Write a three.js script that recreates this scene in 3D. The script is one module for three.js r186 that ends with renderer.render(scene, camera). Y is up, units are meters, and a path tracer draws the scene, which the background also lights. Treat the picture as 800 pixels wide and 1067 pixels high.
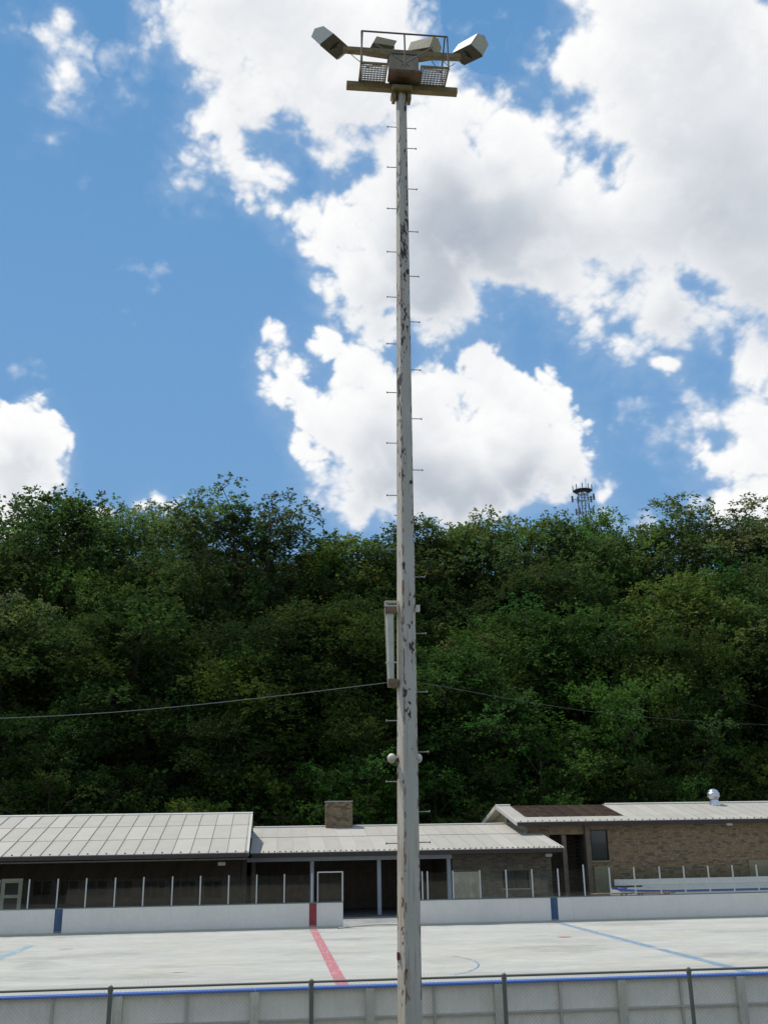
import * as THREE from 'three';
import { mergeGeometries } from 'three/addons/utils/BufferGeometryUtils.js';
import { RoundedBoxGeometry } from 'three/addons/geometries/RoundedBoxGeometry.js';
import { ConvexGeometry } from 'three/addons/geometries/ConvexGeometry.js';
import { createNoise3D } from 'simplex-noise';

// ------------------------------------------------------------------ camera, sky, sun, exposure
const scene = new THREE.Scene();
const F = 1037, CX = 400, CY = 533.5, EYE = 3.17;
const camera = new THREE.PerspectiveCamera(2 * Math.atan(533.5 / F) * 180 / Math.PI, 767 / 1024, 0.1, 2000);
camera.rotation.order = 'YXZ';
camera.rotation.set(0.3241, -0.1126, -0.0175);
camera.position.set(0, EYE, 0);
camera.updateMatrixWorld(true);
const renderer = new THREE.WebGLRenderer({ antialias: true });
renderer.setSize(767, 1024);
renderer.toneMapping = THREE.LinearToneMapping;
renderer.toneMappingExposure = 1.0;
renderer.shadowMap.enabled = true;

function mulberry(a) {
  return () => { a |= 0; a = a + 0x6D2B79F5 | 0; let t = Math.imul(a ^ a >>> 15, 1 | a); t = t + Math.imul(t ^ t >>> 7, 61 | t) ^ t; return ((t ^ t >>> 14) >>> 0) / 4294967296; };
}
const noiseA = createNoise3D(mulberry(11)), noiseB = createNoise3D(mulberry(29));
const sstep = (a, b, x) => { const t = Math.min(1, Math.max(0, (x - a) / (b - a))); return t * t * (3 - 2 * t); };
const mixv = (a, b, t) => a + (b - a) * t;

// sun: ahead and to the left of the view, high
const SUN_BEARING = -50 * Math.PI / 180, SUN_EL = 62 * Math.PI / 180;
const sunDir = new THREE.Vector3(Math.sin(SUN_BEARING) * Math.cos(SUN_EL), Math.sin(SUN_EL), -Math.cos(SUN_BEARING) * Math.cos(SUN_EL));
const sun = new THREE.DirectionalLight(new THREE.Color().setRGB(1, 0.955, 0.87), 3.3);
sun.position.copy(sunDir).multiplyScalar(160).add(new THREE.Vector3(8, 0, -50));
sun.target.position.set(8, 0, -50);
sun.castShadow = true;
sun.shadow.mapSize.set(4096, 4096);
Object.assign(sun.shadow.camera, { left: -90, right: 90, top: 90, bottom: -90, near: 1, far: 400 });
scene.add(sun, sun.target);

// the sky: clear-air gradient and cumulus, laid out on a gnomonic chart of the sky round bearing 6.5, elevation 18.6 degrees
// (chart unit = 1/1037 rad); beyond the chart the same kind of clouds goes on from noise alone
const CLOUDS = [ // chart x, y, radius x, radius y, turn (degrees), softness
  // broken sheet overhead, left arm
  [250, -20, 105, 60, 0, 1], [215, 30, 62, 46, 20, 1], [320, 20, 120, 70, 0, 1], [235, 85, 45, 48, 0, 1], [232, 140, 40, 42, 10, .9], [262, 172, 40, 26, 15, .9],
  [300, 85, 70, 50, 0, 1], [365, 90, 70, 62, 0, 1], [160, 5, 26, 16, 10, 1.6], [152, 50, 8, 20, 0, 1.4],
  [288, 216, 30, 14, 12, .8], [350, 150, 34, 22, 30, 1], [350, 235, 42, 40, 0, .8], [380, 285, 52, 46, 0, .8], [385, 330, 44, 26, 0, .9], [440, 200, 78, 110, 0, .9],
  [400, 30, 48, 70, 0, 1], [480, 120, 60, 42, 30, 1], [450, 290, 75, 56, 0, .9], [540, 180, 60, 85, 0, 1], [520, 240, 80, 70, 0, .9], [480, 320, 36, 22, -20, 1],
  [500, 60, 16, 10, 0, 2.6], [492, 22, 24, 14, 20, 2.6], [468, 62, 14, 14, 0, 2],
  // right mass
  [700, -10, 120, 80, 0, 1], [640, 60, 70, 62, 0, 1], [740, 90, 130, 110, 0, 1], [620, 130, 40, 60, 0, 1], [560, 52, 22, 14, 0, 1.6], [680, 200, 90, 90, 0, 1], [620, 230, 70, 70, 0, 1], [790, 220, 110, 120, 0, 1],
  [590, 285, 50, 34, 20, 1], [625, 335, 46, 26, 35, .9], [690, 320, 60, 50, 20, 1], [650, 365, 24, 12, 10, 1], [692, 380, 10, 9, 0, .7], [745, 330, 26, 40, 0, 1], [790, 370, 36, 60, 0, 1],
  [760, 425, 52, 34, -20, 1.2], [706, 442, 24, 20, 0, 1.6], [790, 460, 66, 46, 0, .8], [745, 480, 30, 26, 0, .7], [760, 525, 40, 26, 0, .9], [800, 520, 60, 40, 0, .9], [730, 470, 20, 14, 0, 1],
  // heap over the wood
  [292, 352, 11, 12, 0, .6], [288, 378, 14, 20, -20, .6], [304, 405, 24, 28, -20, .6], [335, 445, 34, 44, 0, .6], [345, 364, 24, 18, 10, .5], [372, 382, 36, 32, 0, .6], [380, 440, 60, 60, 0, .8], [400, 500, 76, 46, 0, .9], [358, 420, 26, 26, 0, .7],
  [425, 410, 22, 24, 0, .6], [450, 420, 50, 42, 0, .7], [458, 394, 18, 16, 0, .5], [497, 378, 28, 22, 0, .5], [520, 400, 42, 38, 10, .5], [470, 440, 60, 50, 0, .7], [430, 470, 70, 50, 0, .8], [560, 425, 40, 34, 20, .5], [590, 455, 26, 28, 0, .5], [530, 470, 74, 60, 0, .8], [480, 500, 90, 56, 0, .9], [585, 490, 30, 26, 0, .8],
  [627, 516, 13, 13, 0, .8], [645, 545, 20, 14, 0, 1.2], [655, 438, 15, 6, 10, 1.8], [668, 434, 8, 7, 0, 1.8], [676, 541, 9, 5, 0, 1.6],
  // left heap, wisps
  [20, 452, 44, 30, 0, .5], [30, 480, 36, 40, 0, .7], [16, 530, 44, 40, 0, .9], [46, 455, 24, 24, 0, .45], [10, 500, 50, 40, 0, .9], [0, 520, 30, 34, 0, .6], [20, 394, 10, 26, 15, 2.2], [12, 384, 7, 9, 0, 2], [36, 384, 8, 7, 0, 2.2],
  [160, 528, 20, 9, 0, .7], [80, 545, 30, 12, 0, .8],
  [14, 12, 18, 14, 40, 1.6], [58, 26, 20, 16, 0, 1.1], [72, 56, 26, 34, -10, 1.1], [66, 92, 18, 18, 0, 1.2], [120, 104, 12, 8, 0, 1.8], [112, 60, 16, 10, 0, 2.2], [42, 134, 6, 5, 0, 1.8], [58, 140, 5, 6, 0, 1.8],
  [186, 187, 14, 9, 0, 1.3], [210, 192, 9, 9, 0, 1.6], [230, 203, 6, 5, 0, 1.8], [95, 198, 9, 4, 20, 2.4], [152, 280, 12, 4, 30, 2.6], [148, 315, 6, 5, 0, 2.4], [355, 30, 60, 40, 0, 1],
];
const GAPS = [ // clear holes
  [536, 30, 30, 36, 0], [520, 70, 28, 26, 10], [548, 95, 24, 20, 30], [585, 112, 14, 9, 20], [596, 128, 5, 8, 0], [612, 156, 13, 8, 10], [632, 168, 8, 8, 0], [455, 22, 13, 22, 0], [590, -6, 10, 10, 0],
  [300, 132, 16, 9, 10], [322, 148, 16, 8, 20], [342, 178, 22, 9, 10], [375, 168, 12, 9, 0], [228, 142, 8, 7, 0], [172, 62, 8, 14, 0], [200, 100, 12, 18, 0],
  [330, 390, 10, 22, -5], [480, 428, 4, 9, -30], [545, 330, 34, 24, 0], [560, 360, 40, 30, 20], [650, 338, 16, 8, 40], [640, 328, 10, 6, 20], [722, 372, 16, 22, 0], [728, 304, 16, 7, 20], [752, 350, 9, 18, -20], [742, 458, 16, 7, 0], [745, 396, 20, 22, 0],
  [680, 500, 30, 40, 0], [700, 405, 30, 14, 0],
];
const BASES = [ // thick cloud, grey below: chart x, y, radius x, radius y, weight
  [500, 245, 110, 75, .95], [440, 300, 70, 45, .7], [760, 210, 100, 90, .58], [720, 60, 90, 60, .22], [790, 330, 70, 60, .6], [360, 320, 50, 34, .35], [470, 515, 150, 50, .8], [400, 480, 80, 60, .45], [560, 500, 60, 50, .55], [20, 490, 50, 40, .55], [640, 250, 80, 60, .25], [700, 340, 50, 40, .4], [270, 20, 110, 40, .2], [560, 290, 60, 30, .4], [690, 130, 60, 60, .2],
];
const chartInv = new THREE.Matrix4().makeRotationFromEuler(new THREE.Euler(0.3241, -0.1126, -0.0175, 'YXZ')).transpose();
const SKW = 4096, SKH = 4096;
function buildSky() {
  const e = chartInv.elements, H0 = SKH / 2, rows = SKH - H0;
  // 1. signed field on the chart, 2 units a cell, -200..1000 by -300..760
  const X0 = -300, Y0 = -420, ST = 2, CW = 700, CH = 620;
  const field = new Float32Array(CW * CH).fill(-90), soft = new Float32Array(CW * CH).fill(1.2), gap = new Float32Array(CW * CH).fill(-90), grey = new Float32Array(CW * CH);
  const each = (x, y, rx, ry, reach, fn) => {
    const R = Math.max(rx, ry) + reach;
    for (let j = Math.max(0, Math.floor((y - R - Y0) / ST)); j <= Math.min(CH - 1, (y + R - Y0) / ST); j++) for (let i = Math.max(0, Math.floor((x - R - X0) / ST)); i <= Math.min(CW - 1, (x + R - X0) / ST); i++) fn(j * CW + i, X0 + i * ST - x, Y0 + j * ST - y);
  };
  const sd = (dx, dy, rx, ry, turn) => { const c = Math.cos(turn * Math.PI / 180), s = Math.sin(turn * Math.PI / 180), u = (dx * c + dy * s) / rx, v = (-dx * s + dy * c) / ry, r = Math.hypot(u, v); return (1 - r) * (r > 1 ? Math.hypot(dx, dy) / Math.max(r, .01) : Math.min(rx, ry)); };
  for (const [x, y, rx, ry, t, so] of CLOUDS) each(x, y, rx, ry, 90, (k, dx, dy) => { const d = sd(dx, dy, rx, ry, t); if (d > field[k]) soft[k] = so; const m = Math.max(field[k], d), df = Math.abs(field[k] - d); field[k] = m + Math.max(0, 12 - df) ** 2 / 48; });
  for (const [x, y, rx, ry, t] of GAPS) each(x, y, rx, ry, 90, (k, dx, dy) => { gap[k] = Math.max(gap[k], sd(dx, dy, rx, ry, t)); });
  for (const [x, y, rx, ry, w] of BASES) each(x, y, rx, ry, 20, (k, dx, dy) => { const r = Math.hypot(dx / rx, dy / ry); if (r < 1.3) grey[k] = 1 - (1 - grey[k]) * (1 - w * sstep(1.3, .1, r)); });
  for (let k = 0; k < field.length; k++) field[k] = Math.min(field[k], -gap[k] * 1.1);
  const sample = (a, x, y) => { const fx = (x - X0) / ST, fy = (y - Y0) / ST, i = Math.min(CW - 2, Math.max(0, Math.floor(fx))), j = Math.min(CH - 2, Math.max(0, Math.floor(fy))), tx = Math.min(1, Math.max(0, fx - i)), ty = Math.min(1, Math.max(0, fy - j)), k = j * CW + i; return (a[k] * (1 - tx) + a[k + 1] * tx) * (1 - ty) + (a[k + CW] * (1 - tx) + a[k + CW + 1] * tx) * ty; };
  // 2. cloud depth for every direction above the horizon
  const depth = new Float32Array(SKW * rows), softness = new Float32Array(SKW * rows), base = new Float32Array(SKW * rows);
  for (let j = 0; j < rows; j++) {
    const el = (j + .5) / rows * Math.PI / 2, ce = Math.cos(el), y = Math.sin(el), step = el > 1.05 ? 4 : 1;
    for (let i = 0; i < SKW; i += step) {
      const az = ((i + .5) / SKW - .5) * 2 * Math.PI, x = Math.cos(az) * ce, z = Math.sin(az) * ce;
      const qx = e[0] * x + e[4] * y + e[8] * z, qy = e[1] * x + e[5] * y + e[9] * z, qz = e[2] * x + e[6] * y + e[10] * z;
      let inside = 0, cx = 0, cy = 0;
      if (qz < -.3) { cx = CX + F * qx / -qz; cy = CY - F * qy / -qz; const out = Math.max(Math.abs(cx - 400) - 400, Math.abs(cy - 400) - 400, 0); inside = sstep(170, 20, out); }
      const fine = inside > 0;
      // warp
      const wx = noiseA(x * 9, y * 9, z * 9), wy = noiseB(x * 9, y * 9, z * 9), w2 = noiseA(x * 24 + 7, y * 24, z * 24), w3 = noiseB(x * 24, y * 24 + 3, z * 24);
      const ox = wx * 8 + w2 * 5, oy = wy * 8 + w3 * 5;
      let s = 0, so = 1, g = 0;
      if (inside > 0) { s = sample(field, cx + ox, cy + oy); so = sample(soft, cx, cy); g = sample(grey, cx + ox * 2, cy + oy * 2); }
      if (inside < 1) {
        let n = 0; n = noiseA(x * 2.3 + 3, y * 2.6, z * 2.3) + .5 * noiseB(x * 5, y * 5.5, z * 5) + .25 * noiseA(x * 11, y * 12, z * 11);
        const so2 = 1, s2 = n * 75 - 6, g2 = sstep(20, 95, s2) * .9;
        s = mixv(s2, s, inside); so = mixv(so2, so, inside); g = mixv(g2, g, inside);
      }
      s += inside * 3; let d = s;
      if (s > -70) {
        // heaped detail: rounded bumps with creases between
        let b = 0, a = 1, f = 16, oct = fine ? 7 : 4;
        const px = x + wx * .008, py = y + wy * .008, pz = z;
        for (let o = 0; o < oct; o++) { const n = (o & 1 ? noiseA : noiseB)(px * f + o * 5, py * f, pz * f); b += a * (Math.abs(n) - .32); a *= .56; f *= 2.07; }
        let wsp = 0; a = 1; f = 22; for (let o = 0; o < (fine ? 5 : 2); o++) { wsp += a * noiseA(x * f + 20, y * f * 1.3, z * f); a *= .55; f *= 2.1; }
        const kk = sstep(.7, 1.5, so);
        d = s + mixv(17 * b + 4 * wsp, 17 * b + 15 * wsp, kk);
      }
      for (let q = 0; q < step && i + q < SKW; q++) { const k = j * SKW + i + q; depth[k] = d; softness[k] = so; base[k] = g; }
    }
  }
  // 3. light: less of it the more cloud lies towards the sun (up, to the left)
  const data = new Float32Array(SKW * SKH * 4);
  const perDegX = SKW / 360, perDegY = rows / 90;
  for (let j = 0; j < rows; j++) {
    const el = (j + .5) / rows * 90, ce = Math.max(.12, Math.cos(el * Math.PI / 180));
    for (let i = 0; i < SKW; i++) {
      const k = j * SKW + i;
      // clear air
      const h = Math.exp(-el / 11), top = sstep(18, 60, el);
      let r = mixv(mixv(.155, .108, top), .28, h), g = mixv(mixv(.345, .285, top), .46, h), b = mixv(mixv(.635, .565, top), .68, h);
      const d = depth[k];
      if (d > -40) {
        const dn = depth[Math.min(rows - 1, j + 24) * SKW + i], veil = sstep(-30, 8, d) * sstep(-40, 20, dn) * .13 * sstep(2.2, 1.2, softness[k]); r = mixv(r, .80, veil); g = mixv(g, .85, veil); b = mixv(b, .92, veil);
      }
      if (d > -1) {
        const so = softness[k];
        const al = sstep(-1, mixv(9, 60, sstep(.4, 2, so)), d) * mixv(1, .62, sstep(1.3, 2.6, so));
        let occ = 0;
        const lx = -.42, ly = .9;
        for (let s = 1; s <= 7; s++) {
          const rr = .22 * s * s * .55 + .1, jj = Math.min(rows - 1, Math.round(j + ly * rr * perDegY)), ii = (Math.round(i + lx * rr * perDegX / ce) + SKW) % SKW;
          const dd = depth[jj * SKW + ii]; occ += Math.max(0, Math.min(dd - d * .55, 40)) * (s < 4 ? 1.2 : .7);
        }
        const relief = Math.exp(-occ * .0036), gr = base[k] * sstep(2, 44, d);
        const lum = mixv(.64, 1, relief);
        let lr = mixv(1, .50, gr) * lum, lg = mixv(1, .555, gr) * mixv(.68, 1, relief), lb = mixv(1, .63, gr) * mixv(.74, 1, relief);
        r = mixv(r, lr, al); g = mixv(g, lg, al); b = mixv(b, lb, al);
      }
      const o = ((j + H0) * SKW + i) * 4; data[o] = r; data[o + 1] = g; data[o + 2] = b; data[o + 3] = 1;
    }
  }
  for (let j = 0; j < H0; j++) for (let i = 0; i < SKW; i++) { const o = (j * SKW + i) * 4; data[o] = .22; data[o + 1] = .25; data[o + 2] = .24; data[o + 3] = 1; }
  const t = new THREE.DataTexture(data, SKW, SKH, THREE.RGBAFormat, THREE.FloatType);
  t.mapping = THREE.EquirectangularReflectionMapping; t.magFilter = THREE.LinearFilter; t.minFilter = THREE.LinearFilter; t.colorSpace = THREE.LinearSRGBColorSpace; t.needsUpdate = true;
  return t;
}
const skyTexture = buildSky();
scene.background = skyTexture;
scene.environment = skyTexture;

// ------------------------------------------------------------------ helpers
const camRot = new THREE.Matrix4().makeRotationFromEuler(camera.rotation);
function ray(u, v) { return new THREE.Vector3((u - CX) / F, -(v - CY) / F, -1).applyMatrix4(camRot); }
function P(u, v, D) { const d = ray(u, v); return d.multiplyScalar(-D / d.z).add(new THREE.Vector3(0, EYE, 0)); }   // point on the upright plane D metres ahead
function G(u, v, y) { const d = ray(u, v); return d.multiplyScalar((y - EYE) / d.y).add(new THREE.Vector3(0, EYE, 0)); } // point on the level plane y
const rnd = mulberry(4242);
const rr = (a, b) => a + (b - a) * rnd();
const V = (x, y, z) => new THREE.Vector3(x, y, z);
const taken = new Map();
function numbered(n) { const k = taken.get(n) ?? 0; taken.set(n, k + 1); return k ? `${n}_${String(k).padStart(3, '0')}` : n; }
function shade(o) { o.castShadow = true; o.receiveShadow = true; return o; }
function thing(name, label, category, pos = [0, 0, 0], group) {
  const o = new THREE.Group(); o.name = numbered(name); o.position.set(...pos); o.userData = { label, category }; if (group) o.userData.group = group; scene.add(o); return o;
}
function part(parent, name, geo, mat, pos) { const m = shade(new THREE.Mesh(geo, mat)); m.name = name; if (pos) m.position.set(...pos); parent.add(m); return m; }
function structure(name, geo, mat, label) { const m = shade(new THREE.Mesh(geo, mat)); m.name = name; m.userData = { kind: 'structure', label, category: name.replace(/_/g, ' ') }; scene.add(m); return m; }
// box between two corners, uv in metres on every face
function boxUV(g) {
  const p = g.attributes.position, n = g.attributes.normal, uv = g.attributes.uv ?? new THREE.BufferAttribute(new Float32Array(p.count * 2), 2);
  for (let i = 0; i < p.count; i++) { const ax = Math.abs(n.getX(i)), ay = Math.abs(n.getY(i)), az = Math.abs(n.getZ(i)); if (ay >= ax && ay >= az) uv.setXY(i, p.getX(i), -p.getZ(i)); else if (ax >= az) uv.setXY(i, p.getZ(i), p.getY(i)); else uv.setXY(i, p.getX(i), p.getY(i)); }
  g.setAttribute('uv', uv); return g;
}
function bx(x0, x1, y0, y1, z0, z1) { const g = new THREE.BoxGeometry(Math.abs(x1 - x0), Math.abs(y1 - y0), Math.abs(z1 - z0)); g.translate((x0 + x1) / 2, (y0 + y1) / 2, (z0 + z1) / 2); return boxUV(g); }
function rbx(x0, x1, y0, y1, z0, z1, r = .01) { const g = new RoundedBoxGeometry(Math.abs(x1 - x0), Math.abs(y1 - y0), Math.abs(z1 - z0), 1, r); g.translate((x0 + x1) / 2, (y0 + y1) / 2, (z0 + z1) / 2); return boxUV(g); }
function bar(a, b, r0, r1 = r0, seg = 8) { // tapered round bar between two points
  const d = b.clone().sub(a), g = new THREE.CylinderGeometry(r1, r0, d.length(), seg, 1); g.translate(0, d.length() / 2, 0);
  g.applyQuaternion(new THREE.Quaternion().setFromUnitVectors(V(0, 1, 0), d.normalize())); g.translate(a.x, a.y, a.z); return g;
}
function sbar(a, b, w, h) { // square bar between two points, h kept upright
  const d = b.clone().sub(a), L = d.length(); d.normalize(); const up = Math.abs(d.y) > .95 ? V(0, 0, 1) : V(0, 1, 0), s = d.clone().cross(up).normalize(), t = s.clone().cross(d);
  const g = new THREE.BoxGeometry(L, h, w); g.applyMatrix4(new THREE.Matrix4().makeBasis(d, t, s)); const m = a.clone().add(b).multiplyScalar(.5); g.translate(m.x, m.y, m.z); return g;
}
function tube(pts, r, seg = 40, rad = 6) { return new THREE.TubeGeometry(new THREE.CatmullRomCurve3(pts), seg, r, rad, false); }
const merge = (a) => mergeGeometries(a.map((g) => { const q = g.index ? g.toNonIndexed() : g; if (!q.attributes.uv) q.setAttribute('uv', new THREE.BufferAttribute(new Float32Array(q.attributes.position.count * 2), 2)); for (const k of Object.keys(q.attributes)) if (!['position', 'normal', 'uv'].includes(k)) q.deleteAttribute(k); return q; }));
// procedural textures
function fbm(x, y, z, oct, n = noiseA) { let s = 0, a = .5, f = 1; for (let i = 0; i < oct; i++) { s += a * n(x * f, y * f, z * f + i * 3.1); a *= .5; f *= 2.03; } return s; }
function tex(w, h, fn, rep = [1, 1], color = true) { // fn(u, v) -> [r, g, b] linear 0..1
  const d = new Uint8Array(w * h * 4), enc = (c) => { c = Math.min(1, Math.max(0, c)); if (color) c = c <= .0031308 ? 12.92 * c : 1.055 * c ** (1 / 2.4) - .055; return Math.round(c * 255); };
  for (let j = 0; j < h; j++) for (let i = 0; i < w; i++) { const c = fn((i + .5) / w, (j + .5) / h), o = (j * w + i) * 4; d[o] = enc(c[0]); d[o + 1] = enc(c[1]); d[o + 2] = enc(c[2]); d[o + 3] = 255; }
  const t = new THREE.DataTexture(d, w, h); t.wrapS = t.wrapT = THREE.RepeatWrapping; t.magFilter = THREE.LinearFilter; t.minFilter = THREE.LinearMipmapLinearFilter; t.generateMipmaps = true; if (color) t.colorSpace = THREE.SRGBColorSpace; t.repeat.set(...rep); t.needsUpdate = true; return t;
}
const TAU = Math.PI * 2;
// noise that tiles over the unit square: walk on two circles
function tile(u, v, f, oct, seed = 0) { let s = 0, a = .5; for (let i = 0; i < oct; i++) { const R = f / TAU; s += a * .5 * (noiseA(Math.cos(u * TAU) * R + seed, Math.sin(u * TAU) * R, Math.cos(v * TAU) * R + i * 7) + noiseB(Math.sin(v * TAU) * R + seed, Math.cos(u * TAU) * R + i * 5, Math.sin(u * TAU) * R)); a *= .55; f *= 2.1; } return s; }
function std(r, g, b, rough = .8, extra = {}) { return new THREE.MeshStandardMaterial({ color: new THREE.Color().setRGB(r, g, b), roughness: rough, ...extra }); }
// mottled paint or stone: base colour with grain and patches, one tile = size metres
function mottled(r, g, b, size, amount, rough = .8, opts = {}) {
  const seed = Math.floor(r * 977 + g * 353 + b * 131), t = tex(256, 256, (u, v) => { const n = tile(u, v, 3, 4, seed) * amount + tile(u, v, 26, 3, seed + 9) * amount * (opts.grain ?? .7), k = 1 + n * 2; return [r * k, g * k * (1 - n * .06), b * k * (1 - n * .1)]; }, [1 / size, 1 / size]);
  return new THREE.MeshStandardMaterial({ map: t, roughness: rough, metalness: opts.metal ?? 0 });
}

// ------------------------------------------------------------------ ground and hill: one sheet
const lerpPts = (t, xs, ys) => { if (t <= xs[0]) return ys[0]; for (let i = 1; i < xs.length; i++) if (t <= xs[i]) { const k = (t - xs[i - 1]) / (xs[i] - xs[i - 1]); return mixv(ys[i - 1], ys[i], k); } return ys[ys.length - 1]; };
function groundY(x, D) {
  const base = lerpPts(D, [-400, 3, 12.5, 14, 64, 70, 112, 165, 230, 320, 700], [1.6, 1.55, .05, -.05, -.05, 1.6, 19.5, 36, 45, 46, 46]);
  const k = sstep(62, 80, D); return base + k * (fbm(x * .03, D * .03, 5, 3) * 3.2 + fbm(x * .12, D * .12, 9, 2) * .8);
}
{
  const xs = [], zs = [];
  for (const x of [-700, -450, -300, -200, -150, -120]) xs.push(x); for (let x = -100; x <= 130; x += 4) xs.push(x); for (const x of [150, 190, 250, 350, 500, 750]) xs.push(x);
  for (const D of [-400, -200, -100, -50, -25, -10, -4]) zs.push(D); for (let D = 0; D <= 16; D += 1) zs.push(D); for (let D = 20; D <= 60; D += 10) zs.push(D); for (let D = 62; D <= 130; D += 2) zs.push(D); for (let D = 136; D <= 330; D += 8) zs.push(D); for (const D of [400, 500, 700]) zs.push(D);
  const pos = [], uv = [], idx = [], w = xs.length;
  for (const D of zs) for (const x of xs) { pos.push(x, groundY(x, D), -D); uv.push(x / 9, D / 9); }
  for (let j = 0; j < zs.length - 1; j++) for (let i = 0; i < w - 1; i++) { const a = j * w + i; idx.push(a, a + 1, a + w, a + 1, a + w + 1, a + w); }
  const g = new THREE.BufferGeometry(); g.setAttribute('position', new THREE.Float32BufferAttribute(pos, 3)); g.setAttribute('uv', new THREE.Float32BufferAttribute(uv, 2)); g.setIndex(idx); g.computeVertexNormals();
  const m = new THREE.MeshStandardMaterial({ roughness: 1, side: THREE.DoubleSide, map: tex(512, 512, (u, v) => { const n = tile(u, v, 5, 5, 2) * 1.6, q = tile(u, v, 40, 3, 8); const k = sstep(-.3, .4, n + q * .6); return [mixv(.045, .06, k) * (1 + q), mixv(.036, .075, k) * (1 + q), mixv(.022, .028, k) * (1 + q)]; }) });
  structure('ground', g, m, 'grassy ground rising behind the roofs into a wooded hill');
}
// paved yard round the rink, seen through the gate and past the far boards
const concrete = mottled(.30, .29, .27, 5, .22, .9);
structure('paved_yard', bx(-46, 50, -.3, -.02, -65, -18.4), concrete, 'grey concrete yard round the rink');

// ------------------------------------------------------------------ rink floor and its lines
const NEAR = 18.62, FAR = 44.63, RED = 1.78, ZONE = 10.28, BH = .97;
const MID = -(NEAR + FAR) / 2;
const stains = []; { const q = mulberry(77); for (let i = 0; i < 46; i++) stains.push([(q() - .5) * 50 + 3, -NEAR - 1 - q() * 24, .8 + q() * 3.2, .25 + q() * .9, q() * .6 - .3, .02 + q() * .06]); }
const darkMarks = [[69, 976.6, .75, .10], [88, 976, .8, .07], [191, 1013, .32, .07], [186, 1013.6, .2, .05], [60, 978.5, .4, .06], [560, 975, .5, .12], [622, 985, .6, .15]].map(([u, v, rx, rz]) => { const p = G(u, v, 0); return [p.x, p.z, rx, rz]; });
{
  const X0 = -30, X1 = 34, Z0 = -FAR, Z1 = -NEAR, W = X1 - X0, L = Z1 - Z0;
  const map = tex(2048, 1024, (u, v) => {
    const x = X0 + u * W, z = Z1 - v * L;
    let k = .445 + fbm(x * .16, z * .35, 3, 4) * .06 + fbm(x * 1.3, z * 1.3, 1, 3) * .03 + fbm(x * 6, z * 6, 2, 2) * .025;
    const wob = fbm(x * .9, z * .9, 4, 3) * 1.2; let brown = fbm(x * .22 + 9, z * .5, 7, 4);
    for (const [sx, sz, rx, rz, t, a] of stains) { const dx = x - sx, dz = z - sz, uu = (dx + dz * t) / rx, vv = (dz - dx * t) / rz, r = uu * uu + vv * vv + wob; if (r < 1.4) k -= a * sstep(1.4, .2, r); }
    // scraped paint: pale bare streaks
    k += sstep(.16, .34, fbm(x * .5, z * 1.9, 11, 4)) * .04;
    for (const [mx, mz, rx, rz] of darkMarks) { let r = ((x - mx) / rx) ** 2 + ((z - mz) / rz) ** 2; if (r > 3) continue; r += fbm(x * 3, z * 8, 6, 3) * 1.5; if (r < 1.2) k = mixv(k, .10, sstep(1.2, .3, r) * (rx > .45 && rz > .11 ? .22 : .75)); }
    const w = sstep(.02, .4, brown) * .05;
    return [k * (1 + w * .2), k * (.975 - w * .1), k * (.87 - w)];
  });
  const g = new THREE.BoxGeometry(W, .2, L); g.translate((X0 + X1) / 2, -.1, (Z0 + Z1) / 2);
  const p = g.attributes.position, uv = g.attributes.uv; for (let i = 0; i < p.count; i++) uv.setXY(i, (p.getX(i) - X0) / W, (Z1 - p.getZ(i)) / L);
  const rink = structure('rink_floor', g, new THREE.MeshStandardMaterial({ map, roughness: .95 }), 'pale painted concrete floor of the outdoor ice rink');
  // painted lines, worn: strips whose paint has gaps
  const worn = (r, gg, b, base, k, sc, seed) => tex(128, 1024, (u, v) => { const n = fbm(u * 2 * sc, v * 26, seed, 4), t = sstep(k, k + .22, n), cut = Math.abs(fbm(1, v * 9, seed + 4, 2)) < .012 ? .7 : 0, a = Math.max(t * .8, cut); return [mixv(r, base[0], a), mixv(gg, base[1], a), mixv(b, base[2], a)]; });
  const floorC = [.44, .43, .385];
  const lineM = { red: new THREE.MeshStandardMaterial({ map: worn(.46, .16, .175, floorC, .27, 1, 3), roughness: .75 }), blue: new THREE.MeshStandardMaterial({ map: worn(.18, .275, .365, floorC, .2, 1, 8), roughness: .75 }), pale: new THREE.MeshStandardMaterial({ map: worn(.20, .33, .41, floorC, -.02, 1, 14), roughness: .75 }) };
  const strip = (x, w, z0, z1, m, name, label) => { const gg = new THREE.PlaneGeometry(w, z1 - z0); gg.rotateX(-Math.PI / 2); gg.translate(x, .004, (z0 + z1) / 2); const s = part(rink, name, gg, m); s.userData.label = label; };
  strip(RED, .31, -FAR + .12, -NEAR - .12, lineM.red, 'red_line', 'worn red centre line');
  strip(RED + ZONE, .31, -FAR + .12, -NEAR - .12, lineM.blue, 'blue_line', 'blue line to the right of centre');
  strip(RED - ZONE, .31, -FAR + 4.6, -NEAR - .12, lineM.pale, 'blue_line', 'faded blue line to the left of centre');
  // what is left of the centre circle
  const arc = (cx, cz, r, w, a0, a1, m, name) => { const gg = new THREE.RingGeometry(r - w / 2, r + w / 2, 48, 1, a0, a1 - a0); gg.rotateX(-Math.PI / 2); gg.translate(cx, .0045, cz); part(rink, name, gg, m); };
  const c = G(497, 1003, 0);
  arc(c.x - 4.2, c.z - .2, 4.2, .05, -.75, .42, new THREE.MeshStandardMaterial({ map: worn(.14, .23, .35, floorC, .05, 1, 21), roughness: .75 }), 'centre_circle');
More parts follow.
